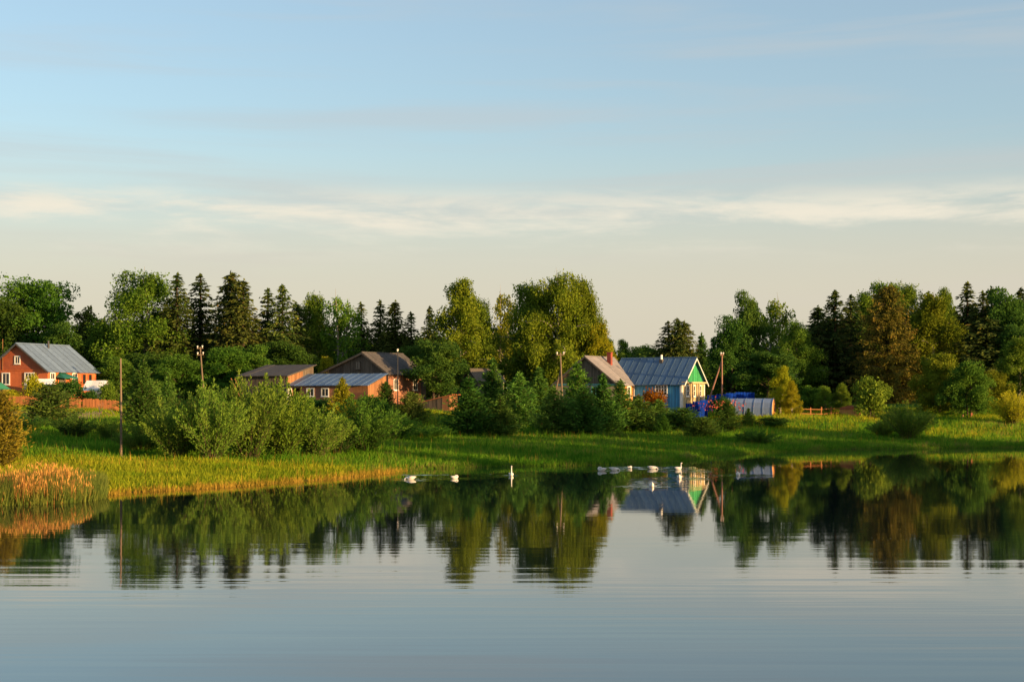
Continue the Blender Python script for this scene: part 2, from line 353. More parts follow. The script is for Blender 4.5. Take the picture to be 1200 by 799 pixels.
sp = nd(nt, 'ShaderNodeSeparateXYZ'); L.new(geo.outputs['Position'], sp.inputs[0])
mr = nd(nt, 'ShaderNodeMapRange'); mr.inputs[1].default_value = 0.02; mr.inputs[2].default_value = 0.16; L.new(sp.outputs[2], mr.inputs[0])
mx = nd(nt, 'ShaderNodeMix', data_type='RGBA'); mx.inputs[6].default_value = (0.035, 0.03, 0.016, 1); L.new(mr.outputs[0], mx.inputs[0]); L.new(r.outputs[0], mx.inputs[7])
L.new(mx.outputs[2], b.inputs['Base Color'])
me.materials.append(m); ground = link('ground', me, None, 'structure'); ground['label'] = 'grassy meadow bank sloping up from the pond to the village'

# geese swim at these photo positions: (px, waterline y, heading in degrees, pose, size, label)
GEESE = [
 (481, 561.5, 175, 'feed', 1.0, 'white goose in warm light at the left end of the wake, nearest the spit'),
 (533, 560.5, 15, 'rest', 0.8, 'small round white goose at the right end of the pale wake'),
 (599, 557.5, 275, 'tall', 0.98, 'white goose alone in mid pond with its neck stretched straight up'),
 (705, 551.5, 170, 'rest', 1.0, 'white goose at the left end of the row below the young spruces'),
 (720, 551, 10, 'feed', 1.0, 'white goose second from left in the row below the young spruces'),
 (738, 548.5, 20, 'rest', 0.62, 'smallest white goose, third from left in the row near the bank'),
 (764.5, 549.5, 5, 'feed', 1.05, 'white goose fourth from left in the row near the bank'),
 (795, 550, 20, 'swim', 0.9, 'white goose with raised neck at the right end of the row near the bank'),
 (796, 560.5, 265, 'tuck', 0.92, 'round sunlit white goose just in front of the goose with the raised neck'),
 (763.5, 570, 280, 'tuck', 0.9, 'sunlit white goose farthest out on the water, nearest the viewer'),
 (865, 557, 250, 'tuck', 0.82, 'white goose floating alone at the right, before the dark tree reflections'),
]
# water sheet, with a record of where swimming birds have ruffled it
wx = grid_axis([(-110, -40, 10), (-40, 50, 0.5), (50, 110, 10)]); wy = grid_axis([(-5, 20, 5), (20, 75, 1.0), (75, 132, 0.4), (132, 140, 4)])
WX, WY = np.meshgrid(wx, wy); nx, ny = len(wx), len(wy)
ruf = np.zeros(WX.shape)
for px, py, hd, pose, sz, lb in GEESE:
    D = 5*FPX/(py-HORY); X = (px-600)*D/FPX
    ruf = np.maximum(ruf, 0.55*np.exp(-((WX-X)/1.5)**2-((WY-D)/1.3)**2))
for x0, x1, yy, amp, sy in [(468, 528, 556.3, 1.0, 0.5), (466, 500, 562.8, 0.8, 0.5), (560, 582, 556, 0.6, 0.35), (700, 812, 547.5, 0.75, 1.0), (700, 800, 549.5, 0.5, 1.2),
                            (740, 800, 566, 0.28, 4.0), (770, 840, 552, 0.35, 1.5)]:
    D = 5*FPX/(yy-HORY); a, b2 = (x0-600)*D/FPX, (x1-600)*D/FPX
    ex = np.clip(np.minimum(WX-a, b2-WX)/0.6+0.5, 0, 1)
    ruf = np.maximum(ruf, amp*ex*np.exp(-((WY-D)/sy)**2))
ii = (np.arange(ny-1)[:, None]*nx+np.arange(nx-1)[None, :]).ravel()
me = bpy.data.meshes.new('water'); me.vertices.add(nx*ny)
me.vertices.foreach_set('co', np.stack([WX.ravel(), WY.ravel(), np.zeros(nx*ny)], 1).astype(np.float32).ravel())
q = np.stack([ii, ii+1, ii+nx+1, ii+nx], 1)
me.loops.add(q.size); me.loops.foreach_set('vertex_index', q.ravel().astype(np.int32))
me.polygons.add(len(q)); me.polygons.foreach_set('loop_start', np.arange(0, q.size, 4, dtype=np.int32)); 
a = me.attributes.new('ruffle', 'FLOAT', 'POINT'); a.data.foreach_set('value', ruf.ravel().astype(np.float32)); me.update(calc_edges=True)
m, nt, N, L, o = mat('pond_water')
b = nd(nt, 'ShaderNodeBsdfPrincipled'); b.inputs['Base Color'].default_value = (0.003, 0.008, 0.010, 1); b.inputs['Roughness'].default_value = 0.03
b.inputs['IOR'].default_value = 2.0; L.new(b.outputs[0], o.inputs[0])
geo = nd(nt, 'ShaderNodeNewGeometry')
def mth(op, a, b2=None, clamp=False):
    n = nd(nt, 'ShaderNodeMath', operation=op, use_clamp=clamp)
    for i, v in enumerate((a, b2)):
        if v is None: continue
        if hasattr(v, 'links'): L.new(v, n.inputs[i])
        else: n.inputs[i].default_value = v
    return n.outputs[0]
def wv(scale, detail, rough=0.5, dist=0.0):
    mp = nd(nt, 'ShaderNodeMapping'); mp.inputs['Scale'].default_value = scale; L.new(geo.outputs['Position'], mp.inputs[0])
    n = nd(nt, 'ShaderNodeTexNoise'); n.inputs['Scale'].default_value = 1.0; n.inputs['Detail'].default_value = detail; n.inputs['Roughness'].default_value = rough
    n.inputs['Distortion'].default_value = dist
    L.new(mp.outputs[0], n.inputs['Vector']); return mth('SUBTRACT', n.outputs[0], 0.5)
sp = nd(nt, 'ShaderNodeSeparateXYZ'); L.new(geo.outputs['Position'], sp.inputs[0])
# the open water near the dam is less sheltered than the far shore
exposed = nd(nt, 'ShaderNodeMapRange', interpolation_type='SMOOTHSTEP'); L.new(sp.outputs[1], exposed.inputs[0])
for i, v in enumerate((80, 36, 0.12, 1.0)): exposed.inputs[1+i].default_value = v
wind = nd(nt, 'ShaderNodeMapRange'); L.new(wv((0.03, 0.10, 1), 2), wind.inputs[0])
for i, v in enumerate((-0.18, 0.18, 0.45, 1.25)): wind.inputs[1+i].default_value = v
amp = mth('MULTIPLY', exposed.outputs[0], wind.outputs[0])
ruff = nd(nt, 'ShaderNodeAttribute', attribute_name='ruffle').outputs['Fac']
sy1 = wv((0.05, 1.9, 1), 3, 0.6, 0.6); sy2 = wv((0.16, 6.5, 1), 3, 0.6, 0.5)
slope_y = mth('ADD', mth('MULTIPLY', sy1, 0.024), mth('MULTIPLY', sy2, 0.026))
slope_x = mth('MULTIPLY', wv((0.5, 1.1, 1), 2), 0.010)
chop = mth('MULTIPLY', mth('MULTIPLY', wv((1.6, 3.5, 1), 2), ruff), 0.75)
ny_ = mth('ADD', mth('MULTIPLY', slope_y, amp), chop)
cb = nd(nt, 'ShaderNodeCombineXYZ'); L.new(mth('MULTIPLY', slope_x, amp), cb.inputs[0]); L.new(ny_, cb.inputs[1]); cb.inputs[2].default_value = 1.0
vn = nd(nt, 'ShaderNodeVectorMath', operation='NORMALIZE'); L.new(cb.outputs[0], vn.inputs[0]); L.new(vn.outputs[0], b.inputs['Normal'])
me.materials.append(m); water = link('water', me, None, 'structure'); water['label'] = 'calm pond mirroring the trees and the sky'
# ------------------------------------------------------------------ buildings
class Face:
    """a wall plane: s runs along the wall (to the viewer's right), z up, o outwards"""
    def __init__(self, origin, along, out): self.o = Vector(origin); self.a = Vector(along).normalized(); self.n = Vector(out).normalized()
    def p(self, s, z, o=0.0): return self.o+self.a*s+self.n*o+Vector((0, 0, z))
    def slab(self, mb, s0, s1, z0, z1, o0, o1, zt1=None):
        zt1 = z1 if zt1 is None else zt1     # top may slope: height z1 at s0, zt1 at s1
        P = self.p
        return mb.hexa([P(s0, z0, o1), P(s1, z0, o1), P(s1, z0, o0), P(s0, z0, o0), P(s0, z1, o1), P(s1, zt1, o1), P(s1, zt1, o0), P(s0, z1, o0)])

def window(face, root, s, z, w, h, frame='white_paint', nv=1, nh=0, casing=0.12, sill=True, label=None, pane='glass'):
    mb = MB(); c = casing; face = Face(face.o+face.n*0.045, face.a, face.n)
    face.slab(mb, s-w/2-c, s-w/2, z-c, z+h+c, 0.0, 0.07); face.slab(mb, s+w/2, s+w/2+c, z-c, z+h+c, 0.0, 0.07)
    face.slab(mb, s-w/2, s+w/2, z+h, z+h+c, 0.0, 0.075); face.slab(mb, s-w/2, s+w/2, z-c, z, 0.0, 0.075)
    for i in range(nv):
        x = s-w/2+w*(i+1)/(nv+1); face.slab(mb, x-0.03, x+0.03, z, z+h, 0.0, 0.05)
    for i in range(nh):
        y = z+h*(i+1)/(nh+1); face.slab(mb, s-w/2, s+w/2, y-0.025, y+0.025, 0.0, 0.045)
    f = mb.build('window', frame, root)
    if label: f['label'] = label
    face.slab(MB(), s-w/2+0.002, s+w/2-0.002, z+0.002, z+h-0.002, -0.043, 0.02).build('pane', pane, f)
    if sill: face.slab(MB(), s-w/2-c-0.05, s+w/2+c+0.05, z-c-0.05, z-c-0.004, 0.0, 0.14).build('sill', frame, f)
    return f

def boards(face, root, s0, s1, z0, top, m, bw=0.19, seed=0, name='wall_board', o0=0.0, o1=0.03):
    """vertical boards, uneven, joined: each is thinner than a couple of pixels"""
    r = random.Random(seed); mb = MB(); s = s0
    while s < s1-0.02:
        e = min(s1, s+bw*r.uniform(0.85, 1.15)); d = r.uniform(-0.012, 0.016)
        face.slab(mb, s+0.006, e-0.006, z0+r.uniform(0, 0.03), top(s)-0.02, o0, o1+d, top(e)-0.02); s = e
    return mb.build(name, m, root, kind='stuff')

def slope_sheets(root, P0, P1, up, n, m, name='roof_sheet', th=0.05, rib=0.04, seed=1, jag=0.02):
    """a roof plane from the lower edge P0-P1 along vector up, as n separate sheets with a standing seam each"""
    P0, P1, up = Vector(P0), Vector(P1), Vector(up); d = P1-P0; nrm = d.cross(up).normalized(); r = random.Random(seed)
    if nrm.z < 0: nrm = -nrm
    for i in range(n):
        a = P0+d*(i/n+0.002); b = P0+d*((i+1)/n-0.002); lift = nrm*r.uniform(0, jag); uu = up*(1+r.uniform(-0.006, 0.012)); st = -up.normalized()*r.uniform(0, 0.05)
        mb = MB(); mb.hexa([p+lift for p in (a+st, b+st, b+uu, a+uu)]+[p+lift+nrm*th for p in (a+st, b+st, b+uu, a+uu)])
        if rib:
            e = d.normalized()*0.035
            mb.hexa([p+lift+nrm*(th-0.004) for p in (a+st, a+st+e, a+uu+e, a+uu)]+[p+lift+nrm*(th+rib) for p in (a+st, a+st+e, a+uu+e, a+uu)])
        mb.build(name, m, root)

def gable_body(root, Lh, wf, wb, wall, ridge, m, name='wall', z0=-0.6):
    """walls of a ridge house: ridge along local x, front eave at y=-wf, back eave at y=+wb"""
    mb = MB(); x = Lh
    mb.prism([(-x, -wf, z0), (-x, wb, z0), (-x, wb, wall), (-x, 0, ridge), (-x, -wf, wall)], (2*x, 0, 0))
    return mb.build(name, m, root)

def roof_pair(root, Lh, wf, wb, wall, ridge, ov, eo, mf, mb_, nf, seed, rib=0.04, name='roof_sheet'):
    sf = Vector((0, wf, ridge-wall)); sb = Vector((0, -wb, ridge-wall))
    lf = sf.normalized()*eo; lb = sb.normalized()*eo
    slope_sheets(root, Vector((-Lh-ov, -wf, wall+0.03))-lf, Vector((Lh+ov, -wf, wall+0.03))-lf, sf+lf+Vector((0, 0.02, 0)), nf, mf, name, rib=rib, seed=seed)
    slope_sheets(root, Vector((Lh+ov, wb, wall+0.03))-lb, Vector((-Lh-ov, wb, wall+0.03))-lb, sb+lb+Vector((0, -0.02, 0)), nf, mb_, name, rib=rib, seed=seed+1)
    MB().hexa([(-Lh-ov, -0.12, ridge+0.05), (Lh+ov, -0.12, ridge+0.05), (Lh+ov, 0.12, ridge+0.05), (-Lh-ov, 0.12, ridge+0.05),
               (-Lh-ov, -0.02, ridge+0.15), (Lh+ov, -0.02, ridge+0.15), (Lh+ov, 0.02, ridge+0.15), (-Lh-ov, 0.02, ridge+0.15)]).build('ridge_cap', mf, root)

def barge(root, xs, wf, wb, wall, ridge, eo, m, w=0.2):
    """edge boards under the verge of a gable"""
    for y, s in ((-wf, 1), (wb, -1)):
        v = Vector((0, -y, ridge-wall)); lo = Vector((xs, y, wall))-v.normalized()*eo; hi = Vector((xs, 0, ridge))
        e = Vector((0.05, 0, 0))
        MB().hexa([lo-Vector((0, 0, w)), lo-Vector((0, 0, w))+e, hi-Vector((0, 0, w))+e, hi-Vector((0, 0, w)), lo, lo+e, hi+e, hi]).build('barge_board', m, root)

def corner(px, D): x = (px-600)*D/FPX; return Vector((x, D, 0))

def place(root_rot, near_local, px, D, zbase):
    """empty location so that the local point lands on photo column px at depth D"""
    c, s = cos(root_rot), sin(root_rot); w = corner(px, D)
    return (w.x-(c*near_local[0]-s*near_local[1]), w.y-(s*near_local[0]+c*near_local[1]), zbase)

# --- red brick house, left edge
rot = radians(70); Lh, wf = 4.7, 4.35
D0 = 171.0; zb = zg(-55, 174)-0.0
loc = place(rot, (-Lh, -wf), 56, D0, zb)
red = empty('brick_house', loc, rot, 'red brick house with a grey metal roof at the left edge', 'house')
wall, ridge = zpx(433.5, D0)-zb, zpx(403, D0+2)-zb
gable_body(red, Lh, wf, wf, wall, ridge, 'brick')
roof_pair(red, Lh, wf, wf, wall, ridge, 0.45, 0.5, 'roof_grey', 'roof_grey', 9, 3, rib=0.025)
barge(red, -Lh-0.46, wf, wf, wall, ridge, 0.5, 'roof_slate', 0.16)
FL = Face((-Lh, 0, 0), (0, -1, 0), (-1, 0, 0)); FF = Face((0, -wf, 0), (1, 0, 0), (0, -1, 0))
# darker brickwork above the string course of the gable
k = (ridge-wall)/wf; g0 = wall+0.1
MB().prism([FL.p(-(wf-0.12), g0, 0.02), FL.p(wf-0.12, g0, 0.02), FL.p(0, ridge-0.12, 0.02)], (-0.03, 0, 0)).build('gable', 'gable_brick', red)
FL.slab(MB(), -wf, wf, wall-0.06, wall+0.08, 0.0, 0.07).build('string_course', 'brick', red)
window(FL, red, -0.05, wall+0.85, 0.62, 0.78, nv=1)
wz = wall-1.65; window(FL, red, -1.75, wz, 0.95, 1.25, nv=1); window(FL, red, 1.75, wz, 1.25, 1.25, nv=2)
for s, w in ((-3.9, 0.7), (0.35, 0.75)): window(FF, red, s, wz, w, 1.25, nv=1)
for s in (2.2, 3.4): window(FF, red, s, wz, 0.62, 1.2, frame='brick', nv=0, casing=0.08)
d = FF.slab(MB(), -2.6, -1.65, wz-0.9, wz+1.2, 0.0, 0.06).build('door', 'plank_dark', red); FF.slab(MB(), -1.85, -1.8, 1.2, 1.3, 0.06, 0.12).build('handle', 'white_metal', d)
cn = MB(); cn.hexa([FF.p(-3.3, wall-0.85, 0), FF.p(-0.7, wall-0.85, 0), FF.p(-0.55, wall-1.0, 1.5), FF.p(-3.45, wall-1.0, 1.5), FF.p(-2.6, wall-0.3, 0), FF.p(-1.4, wall-0.3, 0), FF.p(-0.9, wall-0.88, 1.45), FF.p(-3.1, wall-0.88, 1.45)]); cn.build('door_canopy', 'dark_green', red)
for s in (-3.2, -0.75): FF.slab(MB(), s-0.06, s+0.06, -0.3, wall-0.98, 1.3, 1.42).build('canopy_post', 'plank_grey', red)
MB().tube([(0.2, -0.6, ridge-0.6), (0.2, -0.6, ridge+0.55)], 0.13, 8).build('stove_pipe', 'dark_metal', red)
ant = MB(); ant.tube([(-Lh-0.1, 2.2, wall), (-Lh-0.1, 2.2, ridge+0.6)], 0.03, 6); ant.build('antenna_mast', 'plank_tan', red)
# small white roofed frame greenhouse before the gable and a lean-to shelter right of it
def frame_house(px0, px1, D, ytop, ybase, rz, depth, label, name, roofm='white_metal', split=3):
    x0, x1 = (px0-600)*D/FPX, (px1-600)*D/FPX; w = (x1-x0); zb = zg((x0+x1)/2, D); h = zpx(ytop, D)-zb; hw = w/2
    r = empty(name, ((x0+x1)/2, D+depth/2, zb), rz, label, 'greenhouse' if 'green' in name else 'shelter')
    ev = h*0.62
    for i in range(split):
        a, b2 = -hw+w*i/split+0.01, -hw+w*(i+1)/split-0.01
        MB().hexa([(a, -depth/2-0.15, ev), (b2, -depth/2-0.15, ev), (b2, 0.0, h), (a, 0.0, h), (a, -depth/2-0.15, ev+0.04), (b2, -depth/2-0.15, ev+0.04), (b2, 0.0, h+0.04), (a, 0.0, h+0.04)]).build('roof_sheet', roofm, r)
        MB().hexa([(a, depth/2+0.15, ev), (b2, depth/2+0.15, ev), (b2, 0.01, h), (a, 0.01, h), (a, depth/2+0.15, ev+0.04), (b2, depth/2+0.15, ev+0.04), (b2, 0.01, h+0.04), (a, 0.01, h+0.04)]).build('roof_sheet', roofm, r)
    for sx in (-1, 1):
        for sy in (-1, 1): MB().box(sx*(hw-0.1)-0.05, sx*(hw-0.1)+0.05, sy*(depth/2-0.05)-0.05, sy*(depth/2-0.05)+0.05, -0.4, ev).build('post', 'plank_grey', r)
    MB().box(-hw+0.05, hw-0.05, depth/2-0.04, depth/2, -0.3, ev-0.03).build('back_panel', 'polycarb', r)
    MB().prism([(-hw+0.03, -depth/2, ev), (-hw+0.03, depth/2, ev), (-hw+0.03, 0, h-0.03)], (0.04, 0, 0)).build('gable_panel', 'polycarb', r)
    return r
frame_house(26, 58, 166.6, 444, 466, radians(12), 3.0, 'low greenhouse with a whitish roof before the red house gable', 'garden_greenhouse')
frame_house(97, 123, 167.5, 446, 466, radians(-8), 2.6, 'open shelter with a whitish roof below the right end of the red house', 'garden_shelter')
x, y, z = at(1, 166); r0 = empty('garden_hut', (x, y, z), 0.3, 'small dark green roofed hut cut by the left edge of the picture', 'hut')
MB().box(-0.9, 0.9, -0.8, 0.8, -0.3, 1.75).build('wall', 'plank_dark', r0)
MB().prism([(-1.2, -1.1, 1.72), (1.2, -1.1, 1.72), (0, -1.1, 2.55)], (0, 2.2, 0)).build('roof', 'dark_green', r0)

# --- long plank shed with a slate lean-to roof
rot = radians(-25); L_, Wd = 6.7, 5.6; D0 = 170.0
zb = zg(*corner(337, D0)[:2]); loc = place(rot, (L_/2, -Wd/2), 337, D0, zb)
shed = empty('plank_shed', loc, rot, 'dark plank shed with a flat slate roof and one sunlit end wall', 'shed')
hf, hb = zpx(440, D0)-zb, zpx(428.5, D0+4)-zb
MB().prism([(-L_/2, -Wd/2, -0.5), (-L_/2, Wd/2, -0.5), (-L_/2, Wd/2, hb-0.1), (-L_/2, -Wd/2, hf-0.1)], (L_, 0, 0)).build('wall', 'plank_dark', shed)
F1 = Face((0, -Wd/2, 0), (1, 0, 0), (0, -1, 0)); F2 = Face((L_/2, 0, 0), (0, 1, 0), (1, 0, 0))
boards(F1, shed, -L_/2, L_/2, -0.4, lambda s: hf-0.12, 'plank_grey', seed=2)
boards(F2, shed, -Wd/2, 0.45, -0.4, lambda s: hf+(hb-hf)*(s+Wd/2)/Wd-0.12, 'plank_tan', seed=3); boards(F2, shed, 0.45, Wd/2, -0.4, lambda s: hf+(hb-hf)*(s+Wd/2)/Wd-0.12, 'plank_grey', seed=4)  # tan boards carry the orange sunlight on this end wall in their colour
slope_sheets(shed, (-L_/2-0.4, -Wd/2-0.5, hf-0.12), (L_/2+0.35, -Wd/2-0.5, hf-0.12), (0, Wd+0.8, (hb-hf)*(Wd+0.8)/Wd), 6, 'roof_slate', th=0.09, rib=0.0, seed=6, jag=0.05)
for i, (px, top) in enumerate(((271, 443), (275.5, 443.5))):
    x, y, z = at(px+10, 166); mb = MB(); h = zpx(top, 166)-z
    mb.hexa([(0.9, 0, 0), (1.0, 0, 0), (1.0, 0.05, 0), (0.9, 0.05, 0), (-1.25, 0.9, h), (-1.15, 0.9, h), (-1.15, 0.95, h), (-1.25, 0.95, h)])
    p = mb.build('leaning_plank', 'plank_tan'); p.location = (x, y, z); tag(p, ['pale plank leaning on the left end of the dark plank shed, the lower one', 'pale plank leaning on the left end of the dark plank shed, the upper one'][i], 'plank')

# --- barn with grey boarded gable and brick side
rot = radians(60); Lh, wf, wb = 4.1, 3.7, 6.6; D0 = 172.0
zb = zg(*corner(456, D0)[:2]); loc = place(rot, (-Lh, -wf), 455, D0, zb)
barn = empty('barn', loc, rot, 'large old barn with a grey boarded gable and dark slate roof', 'barn')
wall, ridge = zpx(437, D0)-zb, zpx(413.5, D0+2.5)-zb
gable_body(barn, Lh, wf, wb, wall, ridge, 'old_brick')
FL = Face((-Lh, 0, 0), (0, -1, 0), (-1, 0, 0)); FF = Face((0, -wf, 0), (1, 0, 0), (0, -1, 0))
topf = lambda s: (ridge-(ridge-wall)*(s/wf if s > 0 else -s/wb))-0.02
boards(FL, barn, -wb, 0.0, wall*0.72, topf, 'plank_grey', seed=8); boards(FL, barn, 0.0, wf, wall*0.72, topf, 'plank_grey', seed=9)
window(FL, barn, -0.8, wall+0.55, 0.6, 0.8, frame='plank_grey', nv=1, casing=0.1, pane='glass')
roof_pair(barn, Lh, wf, wb, wall, ridge, 0.4, 0.45, 'roof_slate', 'roof_slate', 8, 13, rib=0.0)
barge(barn, -Lh-0.41, wf, wb, wall, ridge, 0.45, 'plank_dark', 0.18)
window(FF, barn, -2.6, wall-2.0, 0.8, 1.2, frame='white_paint', nv=1, casing=0.1)
window(FF, barn, 1.6, wall-2.0, 0.8, 1.2, frame='white_paint', nv=1, casing=0.1)
boards(FF, barn, 3.0, Lh, -0.3, lambda s: wall-0.15, 'plank_grey', seed=10)

# --- low annex with blue metal roof in front of the barn gable
rot = radians(-25); L_, Wd = 10.6, 4.2; D0 = 165.5
zb = zg(*corner(431, D0)[:2]); loc = place(rot, (L_/2, -Wd/2), 431, D0, zb)
annex = empty('brick_annex', loc, rot, 'low brick outbuilding with a blue metal lean-to roof before the barn', 'outbuilding')
hf, hb = zpx(451, D0)-zb, zpx(438.5, D0+3.6)-zb
F1 = Face((0, -Wd/2, 0), (1, 0, 0), (0, -1, 0)); F2 = Face((L_/2, 0, 0), (0, 1, 0), (1, 0, 0))
for s0, s1 in ((-L_/2, -L_/2+0.15), (-L_/2+1.25, 3.2)): F1.slab(MB(), s0, s1, -0.5, hf-0.05, -0.2, 0.0).build('wall', 'old_brick', annex)
F1.slab(MB(), 3.2, L_/2, -0.5, hf-0.05, -0.2, 0.0).build('wall', 'plank_tan', annex)
for kz in range(6): F1.slab(MB(), 3.22, L_/2+0.03, kz*0.33, kz*0.33+0.3, 0.0, 0.05).build('log', 'pole_brown', annex)
F1.slab(MB(), -L_/2+0.15, -L_/2+1.25, hf-0.35, hf-0.06, -0.18, -0.01).build('lintel', 'plank_dark', annex)
MB().box(-L_/2, L_/2-0.2, Wd/2-0.2, Wd/2, -0.5, hb-0.15).build('back_wall', 'old_brick', annex)
MB().prism([(-L_/2-0.02, -Wd/2+0.2, -0.5), (-L_/2-0.02, Wd/2-0.2, -0.5), (-L_/2-0.02, Wd/2-0.2, hb-0.2), (-L_/2-0.02, -Wd/2+0.2, hf-0.1)], (0.15, 0, 0)).build('end_wall', 'old_brick', annex)
MB().prism([(L_/2-0.2, -Wd/2+0.2, -0.5), (L_/2-0.2, Wd/2-0.2, -0.5), (L_/2-0.2, Wd/2-0.2, hb-0.2), (L_/2-0.2, -Wd/2+0.2, hf-0.1)], (0.15, 0, 0)).build('end_wall', 'plank_tan', annex)
boards(F2, annex, -Wd/2+0.02, Wd/2, -0.4, lambda s: hf+(hb-hf)*(s+Wd/2)/Wd-0.12, 'plank_tan', seed=12)  # low sun on the annex end is put into the board colour
dd = MB(); F1.slab(dd, -L_/2-0.02, -L_/2+0.10, 0.1, hf-0.36, 0.0, 0.9); dd.build('door', 'white_paint', annex)
for s in (-2.55, -0.5): window(F1, annex, s, hf-1.25, 0.85, 0.8, nv=1, casing=0.11)
slope_sheets(annex, (-L_/2-0.35, -Wd/2-0.45, hf-0.1), (L_/2+0.3, -Wd/2-0.45, hf-0.1), (0, Wd+0.5, (hb-hf)*(Wd+0.5)/Wd), 11, 'roof_zinc', th=0.05, rib=0.03, seed=16)

# --- small sagging board shed
D0 = 167.0; zb = zg(*corner(514, D0)[:2]); rot = radians(-22)
ss = empty('woodshed', (*corner(513, D0)[:2], zb), rot, 'small sagging woodshed of grey boards with a rusty roof edge', 'shed')
F1 = Face((0, -1.1, 0), (1, 0, 0), (0, -1, 0)); F2 = Face((2.0, 0, 0), (0, 1, 0), (1, 0, 0))
tp = lambda s: 0.95+0.22*(s+2)
MB().prism([(-2, -1.1, -0.4), (2, -1.1, -0.4), (2, -1.1, tp(2)-0.05), (-2, -1.1, tp(-2)-0.05)], (0, 2.2, 0)).build('wall', 'plank_dark', ss)
boards(F1, ss, -2, 1.1, -0.3, tp, 'plank_grey', bw=0.24, seed=21, o1=0.06); boards(F1, ss, 1.1, 2.0, -0.3, tp, 'plank_tan', bw=0.24, seed=22)  # sunlit part of the front is coloured in by the tan boards
boards(F2, ss, -1.1, 1.1, -0.3, lambda s: tp(2), 'plank_tan', seed=23)  # right end: sunlight put into the board colour too
slope_sheets(ss, (-2.2, -1.35, tp(-2.2)-0.02), (-2.2, 1.35, tp(-2.2)-0.02), (4.6, 0, 4.6*0.22), 3, 'rust_brown', th=0.06, rib=0, seed=24)
# --- dark hut roof among the trees behind the pole
D0 = 179; x, y, z = at(566, D0)
hut = empty('log_hut', (x, y, z), radians(35), 'dark weathered hut half hidden in the trees between the two big birches', 'hut')
gable_body(hut, 1.9, 1.7, 1.7, zpx(446, D0)-z, zpx(433, D0)-z, 'plank_dark')
roof_pair(hut, 1.9, 1.7, 1.7, zpx(446, D0)-z, zpx(433, D0)-z, 0.3, 0.35, 'plank_dark', 'plank_dark', 4, 27, rib=0)

# --- grey roofed house with brick chimney
rot = radians(62); Lh, wf = 3.85, 3.95; D0 = 164.0
zb = zg(*corner(723, D0)[:2]); loc = place(rot, (-Lh, -wf), 723, D0, zb)
gh = empty('wooden_house', loc, rot, 'wooden house with a front coloured sunlit orange, a plain grey roof and red brick chimney', 'house')
wall, ridge = zpx(449, D0)-zb, zpx(418, D0+2.0)-zb
gable_body(gh, Lh, wf, wf, wall, ridge, 'cream')
FL = Face((-Lh, 0, 0), (0, -1, 0), (-1, 0, 0)); FF = Face((0, -wf, 0), (1, 0, 0), (0, -1, 0))
boards(FL, gh, -wf, wf, wall-0.05, lambda s: ridge-(ridge-wall)*abs(s)/wf-0.02, 'plank_grey', seed=31)
boards(FF, gh, -Lh, Lh, -0.3, lambda s: wall-0.1, 'orange_ply', seed=32)  # orange of the sunlit front wall is put into the board colour
FL.slab(MB(), -wf, wf, wall-0.22, wall-0.06, 0.0, 0.12).build('gable_ledge', 'turquoise', gh)
roof_pair(gh, Lh, wf, wf, wall, ridge, 0.4, 0.5, 'roof_plain', 'roof_plain', 5, 33, rib=0.0)
barge(gh, -Lh-0.41, wf, wf, wall, ridge, 0.5, 'plank_grey', 0.14)
window(FL, gh, -1.3, wall-1.6, 0.9, 1.15, frame='turquoise', nv=1); window(FL, gh, 1.3, wall-1.6, 0.9, 1.15, frame='turquoise', nv=1)
window(FF, gh, -0.6, wall-1.55, 0.8, 1.1, frame='white_paint', nv=1)
ch = MB(); ch.box(0.35, 0.85, -1.3, -0.8, ridge-1.4, ridge+0.5); ch.box(0.3, 0.9, -1.35, -0.75, ridge+0.501, ridge+0.62); ch.build('chimney', 'chimney_brick', gh)

# --- blue house with green gable
rot = radians(-29); Lh, wf = 4.4, 3.5; D0 = 165.0
zb = zg(*corner(800, D0)[:2]); loc = place(rot, (Lh, -wf), 799, D0, zb)
bh = empty('blue_house', loc, rot, 'sky blue wooden house with a ribbed blue roof and green gable', 'house')
wall, ridge = zpx(448.5, D0)-zb, zpx(419.5, D0+2.6)-zb
gable_body(bh, Lh, wf, wf, wall, ridge, 'sky_paint')
FR = Face((Lh, 0, 0), (0, 1, 0), (1, 0, 0)); FF = Face((0, -wf, 0), (1, 0, 0), (0, -1, 0))
boards(FF, bh, -Lh, Lh, -0.3, lambda s: wall-0.08, 'sky_paint', bw=0.16, seed=41)
boards(FR, bh, -wf, wf, -0.3, lambda s: wall-0.02, 'cream', bw=0.16, seed=42)
boards(FR, bh, -wf+0.3, wf-0.3, wall+0.12, lambda s: ridge-(ridge-wall)*abs(s)/wf-0.06, 'green_paint', bw=0.18, seed=43)
FR.slab(MB(), -wf-0.1, wf+0.1, wall-0.05, wall+0.12, 0.0, 0.45).build('gable_ledge', 'cream', bh)
roof_pair(bh, Lh, wf, wf, wall, ridge, 0.5, 0.45, 'roof_blue', 'roof_blue', 11, 44, rib=0.035)
barge(bh, Lh+0.46, wf, wf, wall, ridge, 0.45, 'white_paint', 0.17)
for s in (-2.35, 1.85): window(FF, bh, s, wall-1.4, 1.35, 1.1, frame='white_paint', nv=3, nh=2, casing=0.1)
for s in (-1.9, 0.0, 1.9): window(FR, bh, s, wall-1.5, 0.75, 1.15, frame='white_paint', nv=1, nh=1, casing=0.12)
for s in (-wf+0.06, wf-0.06): FR.slab(MB(), s-0.1, s+0.1, -0.3, wall-0.06, 0.03, 0.1).build('corner_board', 'white_paint', bh)
FF.slab(MB(), Lh-0.2, Lh+0.03, -0.3, wall-0.06, 0.031, 0.1).build('corner_board', 'white_paint', bh)
for s in (-1.0, 1.0):   # entrance porch on the gable end
    FR.slab(MB(), s-0.09, s+0.09, -0.3, wall-0.06, 0.32, 0.44).build('porch_post', 'cream', bh)
